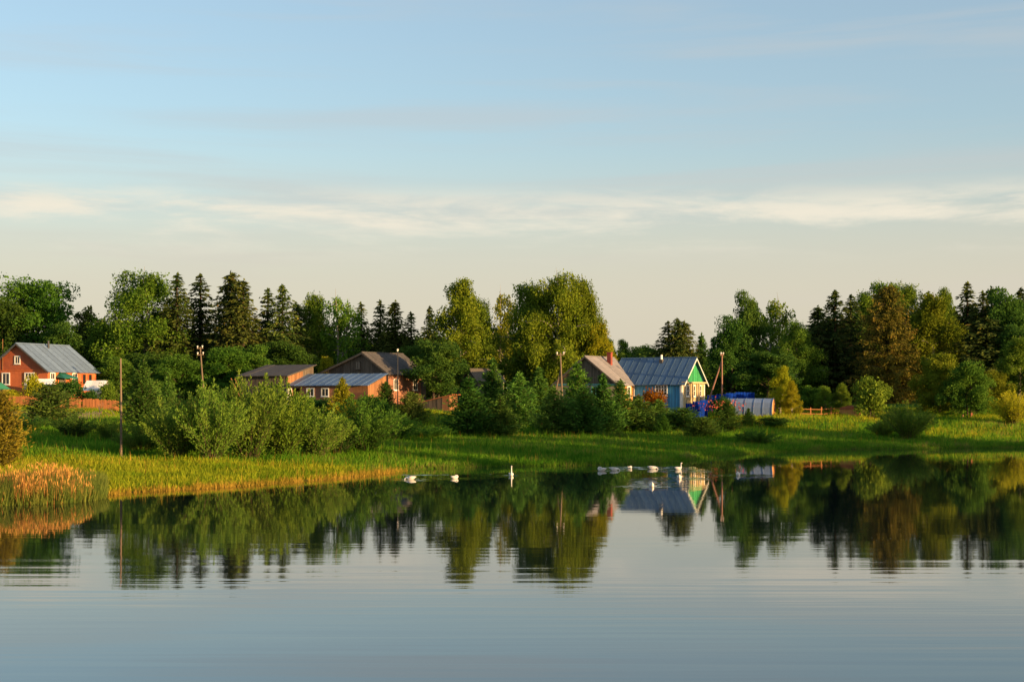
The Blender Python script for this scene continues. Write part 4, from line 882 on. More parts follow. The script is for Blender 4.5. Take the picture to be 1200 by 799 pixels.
BL, BR = 'trees behind the left part of the village', 'trees on the right shore'
BC = 'trees in the middle of the village'
T = [
 # left
 ('leafy', 2, 38, 325, 205, 88, 'leaf', 'broad leafy tree with a sunlit top right above the red house roof', BL),
 ('leafy', 0, -4, 350, 200, 60, 'dark_leaf', 'dark leafy tree cut by the left edge behind the red house', BL),
 ('leafy', 3, 74, 376, 196, 56, 'dark_leaf', 'dark leafy tree behind the right end of the red house ridge', BL),
 ('pine', 0, 98, 359, 214, 36, 'sunlit_needle', 'rust tinted pine between the broad tree and the low birches', BL),
 ('birch', 1, 118, 374, 205, 42, 'birch_leaf', 'low birch just right of the rust tinted pine', BL),
 ('spruce', 3, 136, 365, 214, 30, 'spruce_needle', 'slim small spruce at the left foot of the big rounded birch', BL),
 ('birch', 2, 174, 319, 200, 98, 'birch_leaf', 'big rounded birch left of the spruce row', BL),
 ('spruce', 3, 206, 321, 196, 36, 'sunlit_needle', 'narrow tall spruce in front of the right side of the big rounded birch', BL),
 ('spruce', 0, 235, 322, 203, 46, 'spruce_needle', 'dark spiky spruce standing free above the insulator pole', BL),
 ('spruce', 4, 268, 320, 197, 46, 'spruce_needle', 'broad topped spruce, left one of the close tall pair', BL),
 ('spruce', 1, 285, 329, 194, 40, 'sunlit_needle', 'sunlit shaggy spruce, right one of the close tall pair', BL),
 ('spruce', 0, 313, 338, 203, 38, 'spruce_needle', 'spruce left of the highest top above the plank shed', BL),
 ('spruce', 2, 330, 334, 195, 48, 'sunlit_needle', 'pointed spruce right above the plank shed roof', BL),
 ('spruce', 1, 348, 356, 198, 30, 'spruce_needle', 'lower spruce leaning against the round birch left of the barn', BL),
 ('birch', 0, 369, 345, 200, 48, 'birch_leaf', 'left half of the birch pair behind the barn gable', BL),
 ('airy', 0, 397, 348, 199, 50, 'birch_leaf', 'airy birch with sky showing through, left of the barn ridge', BL),
 ('spruce', 3, 425, 355, 206, 26, 'spruce_needle', 'thin gappy spruce above the peak of the barn gable', BL),
 ('spruce', 0, 446, 352, 200, 32, 'spruce_needle', 'tallest spruce above the barn roof', BL),
 ('spruce', 1, 464, 354, 196, 32, 'sunlit_needle', 'sunlit spruce above the right end of the barn ridge', BL),
 ('spruce', 3, 482, 366, 196, 26, 'sunlit_needle', 'small reddish spruce at the right end of the barn', BL),
 ('spruce', 2, 506, 359, 206, 30, 'spruce_needle', 'spruce half hidden by the left edge of the tall birch', BC),
 # middle
 ('birch', 3, 536, 328, 184, 60, 'olive_leaf', 'tall pointed birch standing left of the widest birch', BC),
 ('birch', 1, 560, 348, 187, 44, 'birch_leaf', 'lower birch filling the right flank of the tall pointed birch', BC),
 ('leafy', 1, 508, 398, 174, 58, 'dark_leaf', 'dark round tree right of the barn, in front of the pointed birch', BC),
 ('airy', 1, 586, 344, 200, 36, 'olive_leaf', 'thin see-through birch in the gap between the two big birch groups', BC),
 ('birch', 4, 616, 334, 188, 62, 'birch_leaf', 'shaded left stem of the widest birch group', BC),
 ('birch', 2, 650, 321, 184, 74, 'olive_leaf', 'highest crown of the widest birch group in mid picture', BC),
 ('birch', 0, 682, 327, 186, 56, 'olive_leaf', 'sunlit right stem of the widest birch group', BC),
 ('birch', 1, 701, 378, 183, 36, 'gold_leaf', 'low golden birch above the left end of the grey house roof', BC),
 ('birch', 3, 714, 395, 222, 24, 'leaf', 'far small tree just left of the red brick chimney', BC),
 ('birch', 3, 732, 398, 230, 22, 'birch_leaf', 'far pale pointed tree just right of the red brick chimney', BC),
 ('leafy', 2, 757, 404, 250, 44, 'dark_leaf', 'far low dark tree behind the blue roof ridge', BC),
 ('spruce', 0, 783, 377, 194, 34, 'spruce_needle', 'left top of the dense spruce trio behind the blue house', BC),
 ('spruce', 2, 792, 373, 191, 42, 'spruce_needle', 'middle top of the dense spruce trio behind the blue house', BC),
 ('spruce', 4, 800, 377, 192, 32, 'sunlit_needle', 'sunlit right top of the dense spruce trio behind the blue house', BC),
 ('young', 0, 822, 391, 216, 34, 'dark_leaf', 'bluish far tree right of the spruce trio', BC),
 ('young', 2, 836, 395, 224, 28, 'dark_leaf', 'second bluish far tree, nearest the pinkish pole', BC),
 # right
 ('leafy', 3, 857, 370, 192, 44, 'dark_leaf', 'dark lower tree left of the tall dark aspen', BR),
 ('leafy', 4, 876, 341, 194, 36, 'dark_leaf', 'tall dark aspen with a lit top right of the pinkish pole', BR),
 ('airy', 0, 906, 352, 202, 50, 'birch_leaf', 'thin birch with sky showing through right of the tall dark aspen', BR),
 ('birch', 0, 933, 377, 190, 50, 'leaf', 'birch with a thin white stem left of the dark spruces', BR),
 ('leafy', 1, 900, 412, 182, 62, 'dark_leaf', 'dark underwood tree behind the arched greenhouse', BR),
 ('spruce', 1, 961, 360, 195, 38, 'spruce_needle', 'lowest and leftmost of the three dark spruces on the right', BR),
 ('spruce', 2, 978, 341, 192, 50, 'spruce_needle', 'tallest of the three dark spruces on the right', BR),
 ('spruce', 0, 995, 346, 197, 40, 'spruce_needle', 'rightmost of the three dark spruces, beside the green birches', BR),
 ('birch', 1, 1014, 343, 206, 44, 'birch_leaf', 'green birch right of the three dark spruces', BR),
 ('birch', 4, 1030, 332, 206, 56, 'birch_leaf', 'tall green birch behind the left side of the orange brown spruce', BR),
 ('birch', 2, 1060, 332, 208, 60, 'birch_leaf', 'tall green birch behind the right side of the orange brown spruce', BR),
 ('spruce', 5, 1041, 336, 186, 58, 'brown_needle', 'big orange brown sunlit spruce on the right shore', BR),
 ('birch', 3, 1096, 344, 188, 66, 'olive_leaf', 'olive pointed birch right of the orange brown spruce', BR),
 ('spruce', 3, 1088, 343, 214, 32, 'spruce_needle', 'thin spruce tip left of the top of the olive birch', BR),
 ('birch', 3, 1110, 338, 216, 30, 'birch_leaf', 'pale tree tip right of the top of the olive birch', BR),
 ('spruce', 0, 1133, 331, 205, 40, 'spruce_needle', 'highest spruce of the dark wood at the right', BR),
 ('spruce', 3, 1150, 342, 203, 30, 'sunlit_needle', 'slim brownish spruce beside the highest spruce at the right', BR),
 ('spruce', 1, 1161, 338, 205, 32, 'spruce_needle', 'slim dark spruce left of the rounded dark tree at the right', BR),
 ('leafy', 4, 1178, 337, 199, 54, 'dark_leaf', 'rounded dark tree in the wood at the right', BR),
 ('spruce', 2, 1199, 338, 203, 46, 'spruce_needle', 'spruce cut by the right edge of the picture', BR),
 ('spruce', 4, 1157, 372, 188, 62, 'spruce_needle', 'low broad dark spruce deep in the shade at the right', BR),
 ('leafy', 3, 1188, 380, 186, 50, 'dark_leaf', 'shaded tree low at the right edge before the wood', BR),
 ('leafy', 5, 1101, 414, 165, 56, 'olive_leaf', 'olive brown rounded tree at the foot of the olive birch', BR),
 ('leafy', 5, 1138, 423, 160, 48, 'leaf', 'green rounded tree on the right bank with dark shade beneath', BR),
 ('shrub', 0, 1020, 440, 158, 42, 'birch_leaf', 'neat round bush at the foot of the orange brown spruce', BR),
 ('birch', 1, 1194, 396, 173, 48, 'birch_leaf', 'light green tree at the right edge in front of the wood', BR),
 ('leafy', 5, 1166, 434, 171, 38, 'olive_leaf', 'small olive tree between the green rounded tree and the right edge', BR),
 ('willow', 1, 1187, 459, 0, 48, 'gold_leaf', 'golden willow bush at the right edge of the bank', None, 497),
 ('birch', 3, 914, 429, 160, 26, 'gold_leaf', 'taller golden young birch right of the arched greenhouse', 'golden young birches'),
 ('birch', 3, 928, 446, 158, 18, 'gold_leaf', 'shorter golden young birch touching the taller one', 'golden young birches'),
 ('shrub', 1, 950, 451, 166, 30, 'leaf', 'round green bush behind the golden young birches', BR),
 ('birch', 3, 968, 452, 163, 20, 'birch_leaf', 'small pale birch behind the middle of the pole fence', BR),
 ('birch', 0, 986, 449, 163, 18, 'birch_leaf', 'small pale birch just left of the log store', BR),
 ('willow', 0, 1064, 473, 0, 52, 'willow_leaf', 'big lone willow bush on the right bank near the water', None, 516),
 ('willow', 2, 1035, 492, 0, 34, 'willow_leaf', 'low bush left of the big lone willow bush', None, 512),
 # shrubs and trees around the houses on the left
 ('leafy', 0, 258, 407, 181, 64, 'leaf', 'green rounded tree left behind the plank shed', BL),
 ('leafy', 4, 209, 415, 180, 52, 'leaf', 'green rounded tree left of the insulator pole', BL),
 ('leafy', 1, 296, 404, 185, 52, 'leaf', 'green tree behind the middle of the plank shed roof', BL),
 ('leafy', 3, 136, 418, 181, 48, 'leaf', 'green tree right of the red house behind the bare pole', BL),
 ('birch', 1, 384, 418, 178, 24, 'gold_leaf', 'small golden tree in the gap between shed and barn', BL),
 ('leafy', 2, 170, 412, 190, 60, 'dark_leaf', 'dark tree between the red house and the big rounded birch', BL),
 ('leafy', 4, 335, 400, 192, 60, 'dark_leaf', 'dark tree between the plank shed and the barn roof', BL),
 ('leafy', 0, 478, 405, 188, 50, 'dark_leaf', 'dark tree touching the right end of the barn roof', BL),
 ('shrub', 2, 81, 443, 165.5, 36, 'dark_leaf', 'dark garden shrub by the door of the red house', 'garden shrubs by the red house'),
 ('shrub', 0, 40, 437, 164.5, 20, 'gold_leaf', 'yellow garden shrub before the red house gable', 'garden shrubs by the red house'),
 ('shrub', 1, 106, 456, 164.5, 20, 'dark_leaf', 'low dark shrub before the open shelter', 'garden shrubs by the red house'),
 ('shrub', 1, 127, 446, 165.5, 20, 'birch_leaf', 'pale shrub at the right end of the orange fence', 'garden shrubs by the red house'),
 ('shrub', 0, 12, 456, 164.5, 26, 'gold_leaf', 'gold green shrub at the left end of the orange fence', 'garden shrubs by the red house'),
 ('young', 1, 401, 442, 145, 30, 'gold_leaf', 'yellow topped young tree before the blue metal roof', None),
 ('shrub', 2, 356, 462, 150, 30, 'leaf', 'green shrub under the open doorway of the brick annex', None),
 ('shrub', 1, 378, 466, 148, 34, 'dark_leaf', 'dark shrub under the windows of the brick annex', None),
 ('shrub', 0, 436, 462, 146, 34, 'leaf', 'green shrub under the sunlit end of the brick annex', None),
 ('youngpine', 0, 452, 447, 150, 20, 'dark_leaf', 'narrow dark young tree before the corner of the barn', None),
 ('shrub', 2, 763, 454, 158, 30, 'rust_leaf', 'rust red shrub before the blue house wall', None),
 ('shrub', 1, 846, 464, 157, 24, 'dark_leaf', 'dark shrub with red blossom before the blue fence', None),
 # young conifers and bushes on the bank
 ('young', 1, 168, 422, 0, 46, 'young_needle', 'tall young spruce right of the bare pole', None, 507),
 ('young', 2, 197, 436, 136, 26, 'young_needle', 'slimmer young spruce behind the left willow bushes', None),
 ('youngpine', 1, 58, 449, 0, 48, 'pine_needle', 'bushy young pine before the dark picket fence', None, 497),
 ('youngpine', 0, -2, 456, 0, 52, 'gold_needle', 'golden sunlit young pine cut by the left edge above the reeds', None, 549),
 ('willow', 2, 30, 486, 0, 50, 'dark_leaf', 'dark low bush left of the bushy young pine', None, 505),
 ('willow', 0, 88, 487, 0, 50, 'dark_leaf', 'dark bush right of the bushy young pine', None, 514),
 ('willow', 3, 128, 491, 0, 40, 'leaf', 'green bush just left of the bare pole', None, 517),
 ('willow', 1, 168, 496, 0, 56, 'willow_leaf', 'low bush at the foot of the tall young spruce', None, 531),
 ('willow', 0, 208, 464, 0, 66, 'willow_leaf', 'leftmost of the big willow bushes on the spit', 'willow bushes on the spit', 539),
 ('willow', 1, 248, 452, 0, 80, 'willow_leaf', 'second big willow bush on the spit, below the insulator pole', 'willow bushes on the spit', 541),
 ('willow', 3, 292, 443, 0, 84, 'willow_leaf', 'tallest willow bush on the spit, in front of the plank shed', 'willow bushes on the spit', 540),
 ('willow', 2, 332, 449, 0, 70, 'birch_leaf', 'yellow tipped willow bush right of the tallest one', 'willow bushes on the spit', 538),
 ('willow', 0, 370, 472, 0, 66, 'willow_leaf', 'lower willow bush below the annex windows', 'willow bushes on the spit', 538),
 ('willow', 1, 426, 466, 0, 82, 'leaf', 'green spreading bush at the right end of the spit bushes', 'willow bushes on the spit', 532),
 ('willow', 2, 228, 470, 0, 60, 'leaf', 'deep green willow bush between the first and second big ones', 'willow bushes on the spit', 534),
 ('willow', 0, 312, 458, 0, 64, 'willow_leaf', 'willow bush behind the gap right of the tallest one', 'willow bushes on the spit', 532),
 ('willow', 3, 396, 486, 0, 48, 'dark_leaf', 'dark low bush between the lower willow and the spreading bush', 'willow bushes on the spit', 535),
 ('willow', 2, 462, 484, 0, 56, 'leaf', 'small green bush left below the lone small pine', None, 518),
 ('youngpine', 0, 482, 459, 0, 34, 'pine_needle', 'lone small pine beside the yellow grass patch', None, 500),
 ('willow', 0, 505, 499, 0, 50, 'leaf', 'low green bush right below the lone small pine', None, 515),
 ('young', 0, 549, 440, 0, 58, 'young_needle', 'broad young spruce at the left end of the bank thicket', None, 514),
 ('young', 2, 577, 420, 0, 46, 'young_needle', 'tall young spruce behind the left end of the bank thicket', None, 501),
 ('young', 3, 586, 462, 0, 44, 'young_needle', 'lower young spruce in front of the left end of the thicket', None, 513),
 ('young', 1, 608, 436, 146, 44, 'young_needle', 'young spruce left of the white marker', None),
 ('young', 2, 632, 430, 148, 40, 'young_needle', 'young spruce straight behind the white marker', None),
 ('young', 0, 648, 452, 0, 46, 'young_needle', 'young spruce right of the white marker, left of the braced pole', None, 511),
 ('young', 3, 676, 424, 138, 48, 'leaf', 'tall light young spruce right of the braced pole', None),
 ('young', 1, 684, 452, 0, 50, 'young_needle', 'dense young spruce in front of the tall light one', None, 513),
 ('young', 2, 706, 438, 0, 44, 'young_needle', 'young spruce before the grey house gable', None, 510),
 ('young', 0, 727, 444, 0, 46, 'young_needle', 'young spruce before the sunlit wall of the grey roofed house', None, 509),
 ('young', 3, 748, 463, 0, 50, 'young_needle', 'young spruce below the gap between the two houses', None, 507),
 ('young', 1, 771, 468, 0, 48, 'young_needle', 'young spruce below the blue house wall', None, 505),
 ('youngpine', 1, 800, 477, 0, 44, 'young_needle', 'bushy young spruce below the right corner of the blue house', None, 506),
 ('youngpine', 0, 822, 488, 0, 34, 'young_needle', 'low bush at the right end of the bank thicket', None, 514),
 ('young', 2, 778, 486, 0, 20, 'leaf', 'very small pale spruce in front of the bank thicket', None, 509),
 ('young', 0, 853, 468, 0, 30, 'young_needle', 'lone dark young spruce below the arched greenhouse', None, 506),
 ('young', 2, 877, 478, 0, 18, 'young_needle', 'slim little spruce right of the lone dark young spruce', None, 500),
 ('shrub', 1, 905, 488, 0, 34, 'dark_leaf', 'low dark shrub below the right end of the greenhouse', None, 501),
 ('willow', 3, 888, 504, 0, 44, 'leaf', 'low grey green bush on the bank right of mid picture', None, 522),
 ('willow', 1, 722, 505, 0, 26, 'willow_leaf', 'low yellowish bush at the edge of the mid bank grass', None, 515),
]
NEAR = []
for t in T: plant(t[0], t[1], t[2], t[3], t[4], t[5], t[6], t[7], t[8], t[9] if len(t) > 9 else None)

# red blossom on the shrub before the blue fence
rng = np.random.RandomState(3); x, y, z = at(846, 156.4); n = 200
c = np.stack([x+rng.normal(size=n)*1.3, y+rng.normal(size=n)*0.5, z+1.75+rng.normal(size=n)*0.28-0.12*np.abs(rng.normal(size=n))], 1)
bl = link('rose_blossom', face_mesh('rose_blossom', leaves(c, rng.normal(size=(n, 3)), np.full(n, 0.2), np.full(n, 0.17), rng), rng.uniform(0, 1, n), 'blossom'), None, 'stuff')
tag(bl, 'pinkish red blossom over the dark shrub by the blue fence', 'blossom')

def woods(name, spots, m, label, keep=0.4, grow=1.5, seed=1):
    """a far wood that reads as one mass: thinned crowns joined"""
    rng = np.random.RandomState(seed); VV = []; TT = []
    for kind, var, x, y, h, w in spots:
        P = PROTO[(kind, var)]; k = rng.rand(len(P['V'])) < keep; V = P['V'][k].copy(); c = V.mean(1, keepdims=True); V = c+(V-c)*grow
        a = rng.uniform(0, 6.28); R = np.array([[cos(a), -sin(a), 0], [sin(a), cos(a), 0], [0, 0, 1]]); V = (V*np.array([w/P['W'], w/P['W'], h/P['H']]))@R.T+np.array([x, y, zg(x, y)-0.2])
        VV.append(V); TT.append(P['t'][k])
    o = link(name, face_mesh(name, np.concatenate(VV), np.concatenate(TT), m), None, 'stuff'); tag(o, label, 'wood'); return o
rw = random.Random(9); sp1 = []; sp2 = []
def top_limit(px):   # photo height the far wood may reach
    return np.interp(px, [-200, 100, 140, 420, 500, 590, 700, 735, 850, 900, 960, 1010, 1130, 1400], [370, 388, 385, 385, 385, 385, 400, 408, 404, 398, 372, 358, 352, 350])
for px in np.arange(-260, 1480, 17):
    for row, D in enumerate((222, 238, 258)):
        p = px+rw.uniform(-7, 7)+row*6; d = D+rw.uniform(-6, 6); x = (p-600)*d/FPX
        tp_ = top_limit(p)+rw.uniform(0, 16); h = zpx(tp_, d)-zg(x, d)
        if p > 940 and rw.random() < 0.65: sp2.append(('spruce', rw.randrange(5), x, d, h, rw.uniform(4.2, 6)))
        else: sp1.append(('leafy' if rw.random() < 0.6 else 'birch', rw.randrange(5), x, d, h, rw.uniform(6, 9)))
woods('far_wood', sp1, 'dark_leaf', 'far leafy wood closing the view behind the village trees', 0.032, 3.0, 1)
woods('far_spruce_wood', sp2, 'spruce_needle', 'far dark spruce wood behind the right shore', 0.3, 1.7, 2)
# wood on the near right shore, outside the picture: it shades the middle of the far bank
sp3 = []
for i in range(14):
    yy = 24+i*4.6+rw.uniform(-1, 1); sp3.append((('leafy', 'birch')[i % 2], rw.randrange(5), 110+rw.uniform(-3, 10), yy, rw.uniform(15.5, 18) if yy < 66 else rw.uniform(10, 13), rw.uniform(6, 8)))
woods('shore_wood', sp3, 'leaf', 'wood along the near right shore beyond the edge of the picture', 0.12, 2.7, 3)

# ------------------------------------------------------------------ grass, sedge, reeds
def blades(name, x, y, h, w, m, label, seed, lean=0.35, zoff=0.0, tint=None, cat='grass'):
    rng = np.random.RandomState(seed); n = len(x); z = zg(x, y)-0.03+zoff
    az = rng.uniform(0, 2*pi, n); bx, by = np.cos(az)*w*0.5, np.sin(az)*w*0.5; l = rng.normal(size=(n, 2))*lean*h[:, None]
    V = np.stack([np.stack([x-bx, y-by, z], 1), np.stack([x+bx, y+by, z], 1), np.stack([x+l[:, 0], y+l[:, 1], z+h], 1)], 1)
    t = np.clip((rng.uniform(0, 0.75, n) if tint is None else tint)+rng.normal(size=n)*0.08, 0, 1)
    o = link(name, face_mesh(name, V, t, m), None, 'stuff'); tag(o, label, cat); return o
rng = np.random.RandomState(11)
def scatter(n, px0, px1, D0, D1, dmin, dmax):
    """points on land within photo columns and depth, at a distance from the shore"""
    D = np.sqrt(rng.uniform(D0**2, D1**2, n)); px = rng.uniform(px0, px1, n); x = (px-600)*D/FPX; s = shore_dist(x, D); k = (s > dmin) & (s < dmax)
    return x[k], D[k], s[k], px[k]
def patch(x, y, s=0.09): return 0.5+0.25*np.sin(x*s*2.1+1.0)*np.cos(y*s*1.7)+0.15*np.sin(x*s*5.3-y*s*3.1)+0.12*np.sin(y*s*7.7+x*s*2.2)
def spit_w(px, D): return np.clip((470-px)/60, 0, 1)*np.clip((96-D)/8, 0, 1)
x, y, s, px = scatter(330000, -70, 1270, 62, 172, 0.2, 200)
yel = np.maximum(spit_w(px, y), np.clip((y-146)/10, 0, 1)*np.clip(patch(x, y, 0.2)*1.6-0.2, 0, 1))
for a_, b_, d0_, d1_ in ((-40, 150, 148, 165), (484, 552, 140, 168), (812, 1012, 140, 168), (1075, 1210, 136, 150)):   # sunlit strips of meadow, the sun put into the blade colour
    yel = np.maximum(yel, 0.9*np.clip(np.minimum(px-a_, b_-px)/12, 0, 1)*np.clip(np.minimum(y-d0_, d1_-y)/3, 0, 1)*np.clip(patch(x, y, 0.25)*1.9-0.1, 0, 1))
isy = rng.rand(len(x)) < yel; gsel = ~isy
hh = (0.20+0.30*rng.rand(len(x)))*(0.7+0.6*patch(x, y, 0.4))
blades('meadow_grass', x[gsel], y[gsel], hh[gsel]*1.1, np.full(gsel.sum(), 0.085), 'grass', 'green meadow grass covering the far bank', 1, tint=patch(x, y)[gsel]*1.1-0.15+0.3*rng.rand(gsel.sum()))
blades('yellow_grass', x[isy], y[isy], hh[isy]*0.85, np.full(isy.sum(), 0.085), 'yellow_grass', 'grass with sunlit yellow put into its colour, on the spit and the upper meadow', 2, tint=patch(x, y)[isy]*0.8+0.15*rng.rand(isy.sum()))
# thick second layer where the bank is nearest
x, y, s, px = scatter(260000, -60, 1260, 62, 134, 0.15, 24)
sw = rng.rand(len(x)) < spit_w(px, y)
blades('bank_grass', x[~sw], y[~sw], 0.25+0.3*rng.rand((~sw).sum()), np.full((~sw).sum(), 0.06), 'grass', 'denser green grass along the waterline of the bank', 3, tint=patch(x, y, 0.33)[~sw]*1.2-0.12+0.2*rng.rand((~sw).sum()))
blades('spit_grass', x[sw], y[sw], 0.18+0.22*rng.rand(sw.sum()), np.full(sw.sum(), 0.06), 'yellow_grass', 'yellow green grass of the sunlit spit', 4, tint=patch(x, y, 0.2)[sw]*0.9)
# sedge in and just above the water: straw on the spit, green along the bank
x, y, s, px = scatter(240000, -50, 478, 60, 96, -0.5, 0.7)
k = rng.rand(len(x)) < np.clip(patch(x, y, 0.75)*2.0-0.25, 0.12, 1); x, y, s, px = x[k], y[k], s[k], px[k]
blades('straw_sedge', x, y, (0.12+0.26*rng.rand(len(x)))*(0.55+0.8*patch(x, y, 1.1)), np.full(len(x), 0.04), 'straw', 'straw coloured sedge along the edge of the sunlit spit', 5, lean=0.18, tint=rng.uniform(0.1, 0.9, len(x)))
x, y, s, px = scatter(420000, 462, 1260, 86, 134, -1.3, 0.6)
sub = rng.rand(len(x)) < np.where(s < -0.2, 0.22*np.clip(patch(x, y, 0.7)*2.4-0.7, 0, 1), 1.0); x, y, s = x[sub], y[sub], s[sub]
blades('shore_sedge', x, y, np.where(s < 0, -s*0.22, 0)+0.10+0.28*rng.rand(len(x))**1.5, np.full(len(x), 0.04), 'grass', 'green sedge standing in the shallow water of the bank', 6, lean=0.16, tint=0.3+0.7*rng.rand(len(x)))
# taller weeds scattered over the meadow
x, y, s, px = scatter(26000, -60, 1260, 92, 150, 5, 60); k = patch(x, y, 0.55) > 0.62; x, y = x[k], y[k]
blades('tall_weeds', x, y, 0.5+0.6*rng.rand(len(x)), np.full(len(x), 0.10), 'grass', 'clumps of taller weeds in the meadow', 7, lean=0.3, tint=rng.uniform(0.0, 0.7, len(x)))
x, y, s, px = scatter(14000, -60, 1260, 80, 165, 0.5, 95); k = rng.rand(len(x)) < np.clip(patch(x, y, 0.45)*1.8-0.45, 0.05, 1); x, y = x[k], y[k]
blades('dry_stalks', x, y, 0.45+0.5*rng.rand(len(x)), np.full(len(x), 0.03), 'straw', 'dry seed stalks standing here and there in the meadow', 12, lean=0.15)
# reed bed at the left
x, y, s, px = scatter(60000, -60, 116, 60, 80, -1.2, 3.0)
den = np.clip((114-px)/30, 0, 1); k = rng.rand(len(x)) < den*np.clip(patch(x, y, 0.9)*1.3-0.35, 0.04, 0.6); x, y, s, px = x[k], y[k], s[k], px[k]
hh = (0.62+1.0*rng.rand(len(x))**1.3)*np.interp(px, [-60, 20, 55, 80, 110, 128], [0.8, 0.9, 1.05, 0.85, 0.6, 0.4])+np.where(s < 0, -s*0.22, 0); cl = patch(x, y, 1.3) > 0.5; k = cl | (rng.rand(len(x)) < 0.3)
blades('dry_reeds', x[k], y[k], hh[k], np.full(k.sum(), 0.035), 'reed_straw', 'dry reddish straw reeds of the bed at the left edge', 8, lean=0.10, cat='reeds')
n = k.sum(); top = np.stack([x[k], y[k], zg(x[k], y[k])+hh[k]*0.93], 1); j = rng.rand(n) < 0.75; nn = j.sum()
V = leaves(top[j]+rng.normal(size=(nn, 3))*0.03, np.array([0, 0, 1.0])+rng.normal(size=(nn, 3))*0.22, rng.uniform(0.14, 0.30, nn), rng.uniform(0.025, 0.05, nn), rng)
tag(link('reed_plumes', face_mesh('reed_plumes', V, rng.uniform(0.2, 1, nn), 'reed_straw'), None, 'stuff'), 'feathery plumes on the dry reeds at the left edge', 'reeds')
x, y, s, px = scatter(90000, -60, 124, 60, 80, -1.3, 3.4); k = rng.rand(len(x)) < 0.95; x, y, s, px = x[k], y[k], s[k], px[k]
blades('green_reeds', x, y, 0.3+0.95*rng.rand(len(x))*np.interp(px, [90, 135], [1, 0.5]), np.full(len(x), 0.05), 'reed_green', 'green reed leaves low in the bed at the left edge', 9, lean=0.2, cat='reeds')
x, y, s, px = scatter(30000, 120, 470, 70, 96, -0.7, 0.5); k = rng.rand(len(x)) < 0.10; 
blades('spit_stalks', x[k], y[k], 0.5+0.4*rng.rand(k.sum()), np.full(k.sum(), 0.025), 'straw', 'single taller straw stalks at the edge of the spit', 10, lean=0.1)
# lone dry stalks and a tangle of dead branches by the picket fence
x, y, z = gp(128, 489); mb = MB(); rr = random.Random(4)
for i in range(9):
    a = rr.uniform(0, pi); p = Vector((rr.uniform(-1.6, 1.4), rr.uniform(-0.4, 0.4), 0.1)); q_ = p+Vector((cos(a)*rr.uniform(0.8, 1.8), rr.uniform(-0.3, 0.3), rr.uniform(0.3, 1.3))); mb.tube([p, (p+q_)/2+Vector((0, 0, rr.uniform(-0.1, 0.15))), q_], [0.05, 0.04, 0.02], 5)
o_ = mb.build('dead_branches', 'plank_grey'); o_.location = (x, y, z); tag(o_, 'tangle of grey dead branches left of the bare pole, by the picket fence', 'branches')

# willow fluff and bits of weed afloat
n = 200; D = 5*FPX/rng.uniform(95, 175, n); px = rng.uniform(150, 1200, n); x = (px-600)*D/FPX; k = shore_dist(x, D) < -1.5; x, D = x[k], D[k]; n = len(x)
V = leaves(np.stack([x, D, np.full(n, 0.012)], 1), np.stack([rng.normal(size=n), rng.normal(size=n)*0.4, np.zeros(n)], 1), rng.uniform(0.03, 0.10, n), rng.uniform(0.02, 0.04, n), rng)
V[:, :, 2] = np.abs(V[:, :, 2]-0.012)*0.5+0.006
tag(link('floating_fluff', face_mesh('floating_fluff', V, rng.uniform(0, 1, n), 'fluff'), None, 'stuff'), 'specks of pale fluff and weed floating on the pond', 'fluff')

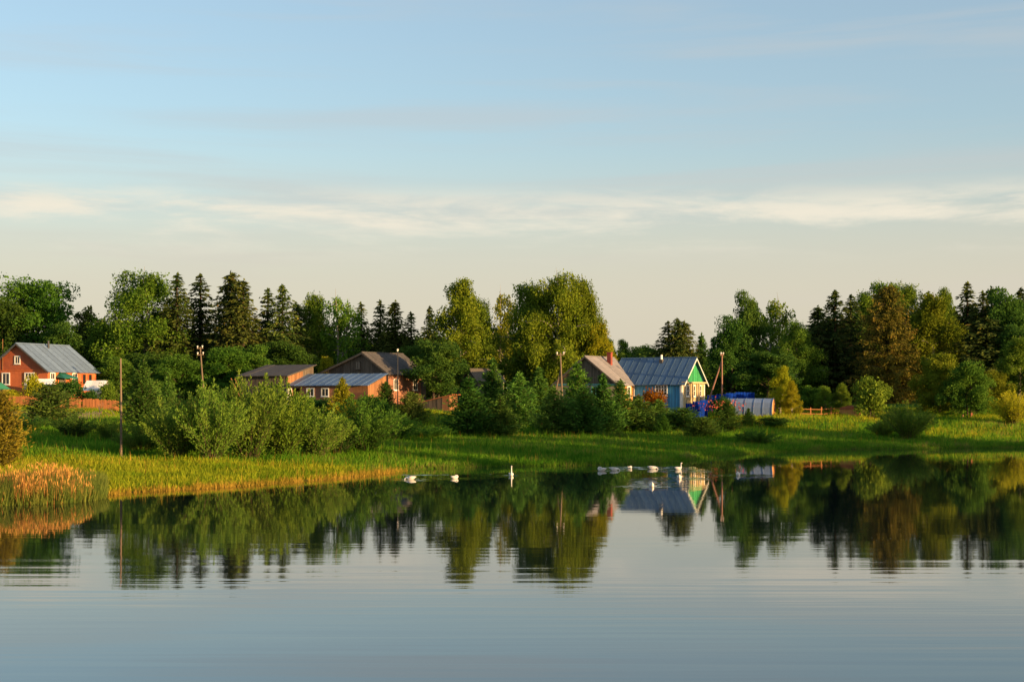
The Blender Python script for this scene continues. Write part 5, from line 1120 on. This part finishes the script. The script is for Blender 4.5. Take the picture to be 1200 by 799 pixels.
# ------------------------------------------------------------------ geese
def goose(px, py, hd, pose, size, label):
    D = 5*FPX/(py-HORY); X = (px-600)*D/FPX
    r = empty('white_goose', (X, D, 0), radians(hd), label, 'goose', 'white geese on the pond'); r.scale = (size*0.78,)*3
    pts = [(-0.40, 0, 0.17), (-0.34, 0, 0.16), (-0.24, 0, 0.13), (-0.10, 0, 0.105), (0.06, 0, 0.10), (0.19, 0, 0.11)]
    rad = [(0.012, 0.008), (0.065, 0.04), (0.13, 0.10), (0.17, 0.145), (0.165, 0.15), (0.125, 0.13)]
    if pose in ('swim', 'tall'):
        H = 0.62 if pose == 'swim' else 0.80
        pts += [(0.255, 0, 0.19), (0.275, 0, 0.28), (0.265, 0, 0.38 if pose == 'swim' else 0.5), (0.27, 0, H-0.07), (0.30, 0, H-0.015), (0.35, 0, H-0.02), (0.385, 0, H-0.04)]
        rad += [(0.085, 0.085), (0.055, 0.055), (0.042, 0.042), (0.042, 0.042), (0.052, 0.05), (0.045, 0.042), (0.02, 0.02)]
        bk = (0.385, H-0.04, 0.47, H-0.065)
    elif pose == 'feed':     # neck lowered into the water
        pts += [(0.27, 0, 0.13), (0.34, 0, 0.12), (0.40, 0, 0.07), (0.45, 0, -0.02), (0.50, 0, -0.10)]
        rad += [(0.085, 0.09), (0.055, 0.055), (0.045, 0.045), (0.045, 0.045), (0.02, 0.02)]; bk = (0.50, -0.10, 0.56, -0.17)
    else:                    # neck folded back, head resting on the back
        pts += [(0.25, 0, 0.16), (0.27, 0, 0.23), (0.22, 0, 0.29), (0.13, 0, 0.30), (0.04, 0.03, 0.285), (-0.03, 0.05, 0.27)]
        rad += [(0.095, 0.095), (0.065, 0.065), (0.05, 0.05), (0.052, 0.05), (0.046, 0.042), (0.02, 0.02)]; bk = (-0.03, 0.27, -0.10, 0.255)
        if pose == 'tuck': rad = [(a*1.12, b*1.2) for a, b in rad]
    mb = MB(); k = MB(); n = 12
    # radii are (sideways, upright); tube() frames: first axis from cross with ~y is upright, so swap
    mb.tube(pts, [(b, a) for a, b in rad], n); mb.build('body', 'feather', r, smooth=True)
    k.tube([(bk[0]-0.01, 0.0 if pose in ('swim', 'tall', 'feed') else 0.05, bk[1]), ((bk[0]+bk[2])/2, 0.0 if pose in ('swim', 'tall', 'feed') else 0.055, (bk[1]+bk[3])/2), (bk[2], 0.0 if pose in ('swim', 'tall', 'feed') else 0.06, bk[3])], [(0.022, 0.022), (0.016, 0.02), (0.006, 0.014)], 7); k.build('beak', 'beak', r)
    for sy in (-1, 1):       # folded wings lying over the flanks
        w = MB(); w.tube([(0.14, sy*0.125, 0.15), (0.04, sy*0.158, 0.165), (-0.12, sy*0.155, 0.175), (-0.28, sy*0.10, 0.185), (-0.42, sy*0.03, 0.20)], [(0.03, 0.012), (0.085, 0.028), (0.085, 0.03), (0.055, 0.022), (0.012, 0.008)], 8); w.build('wing', 'feather', r, smooth=True)
    return r
for g_ in GEESE: goose(*g_)
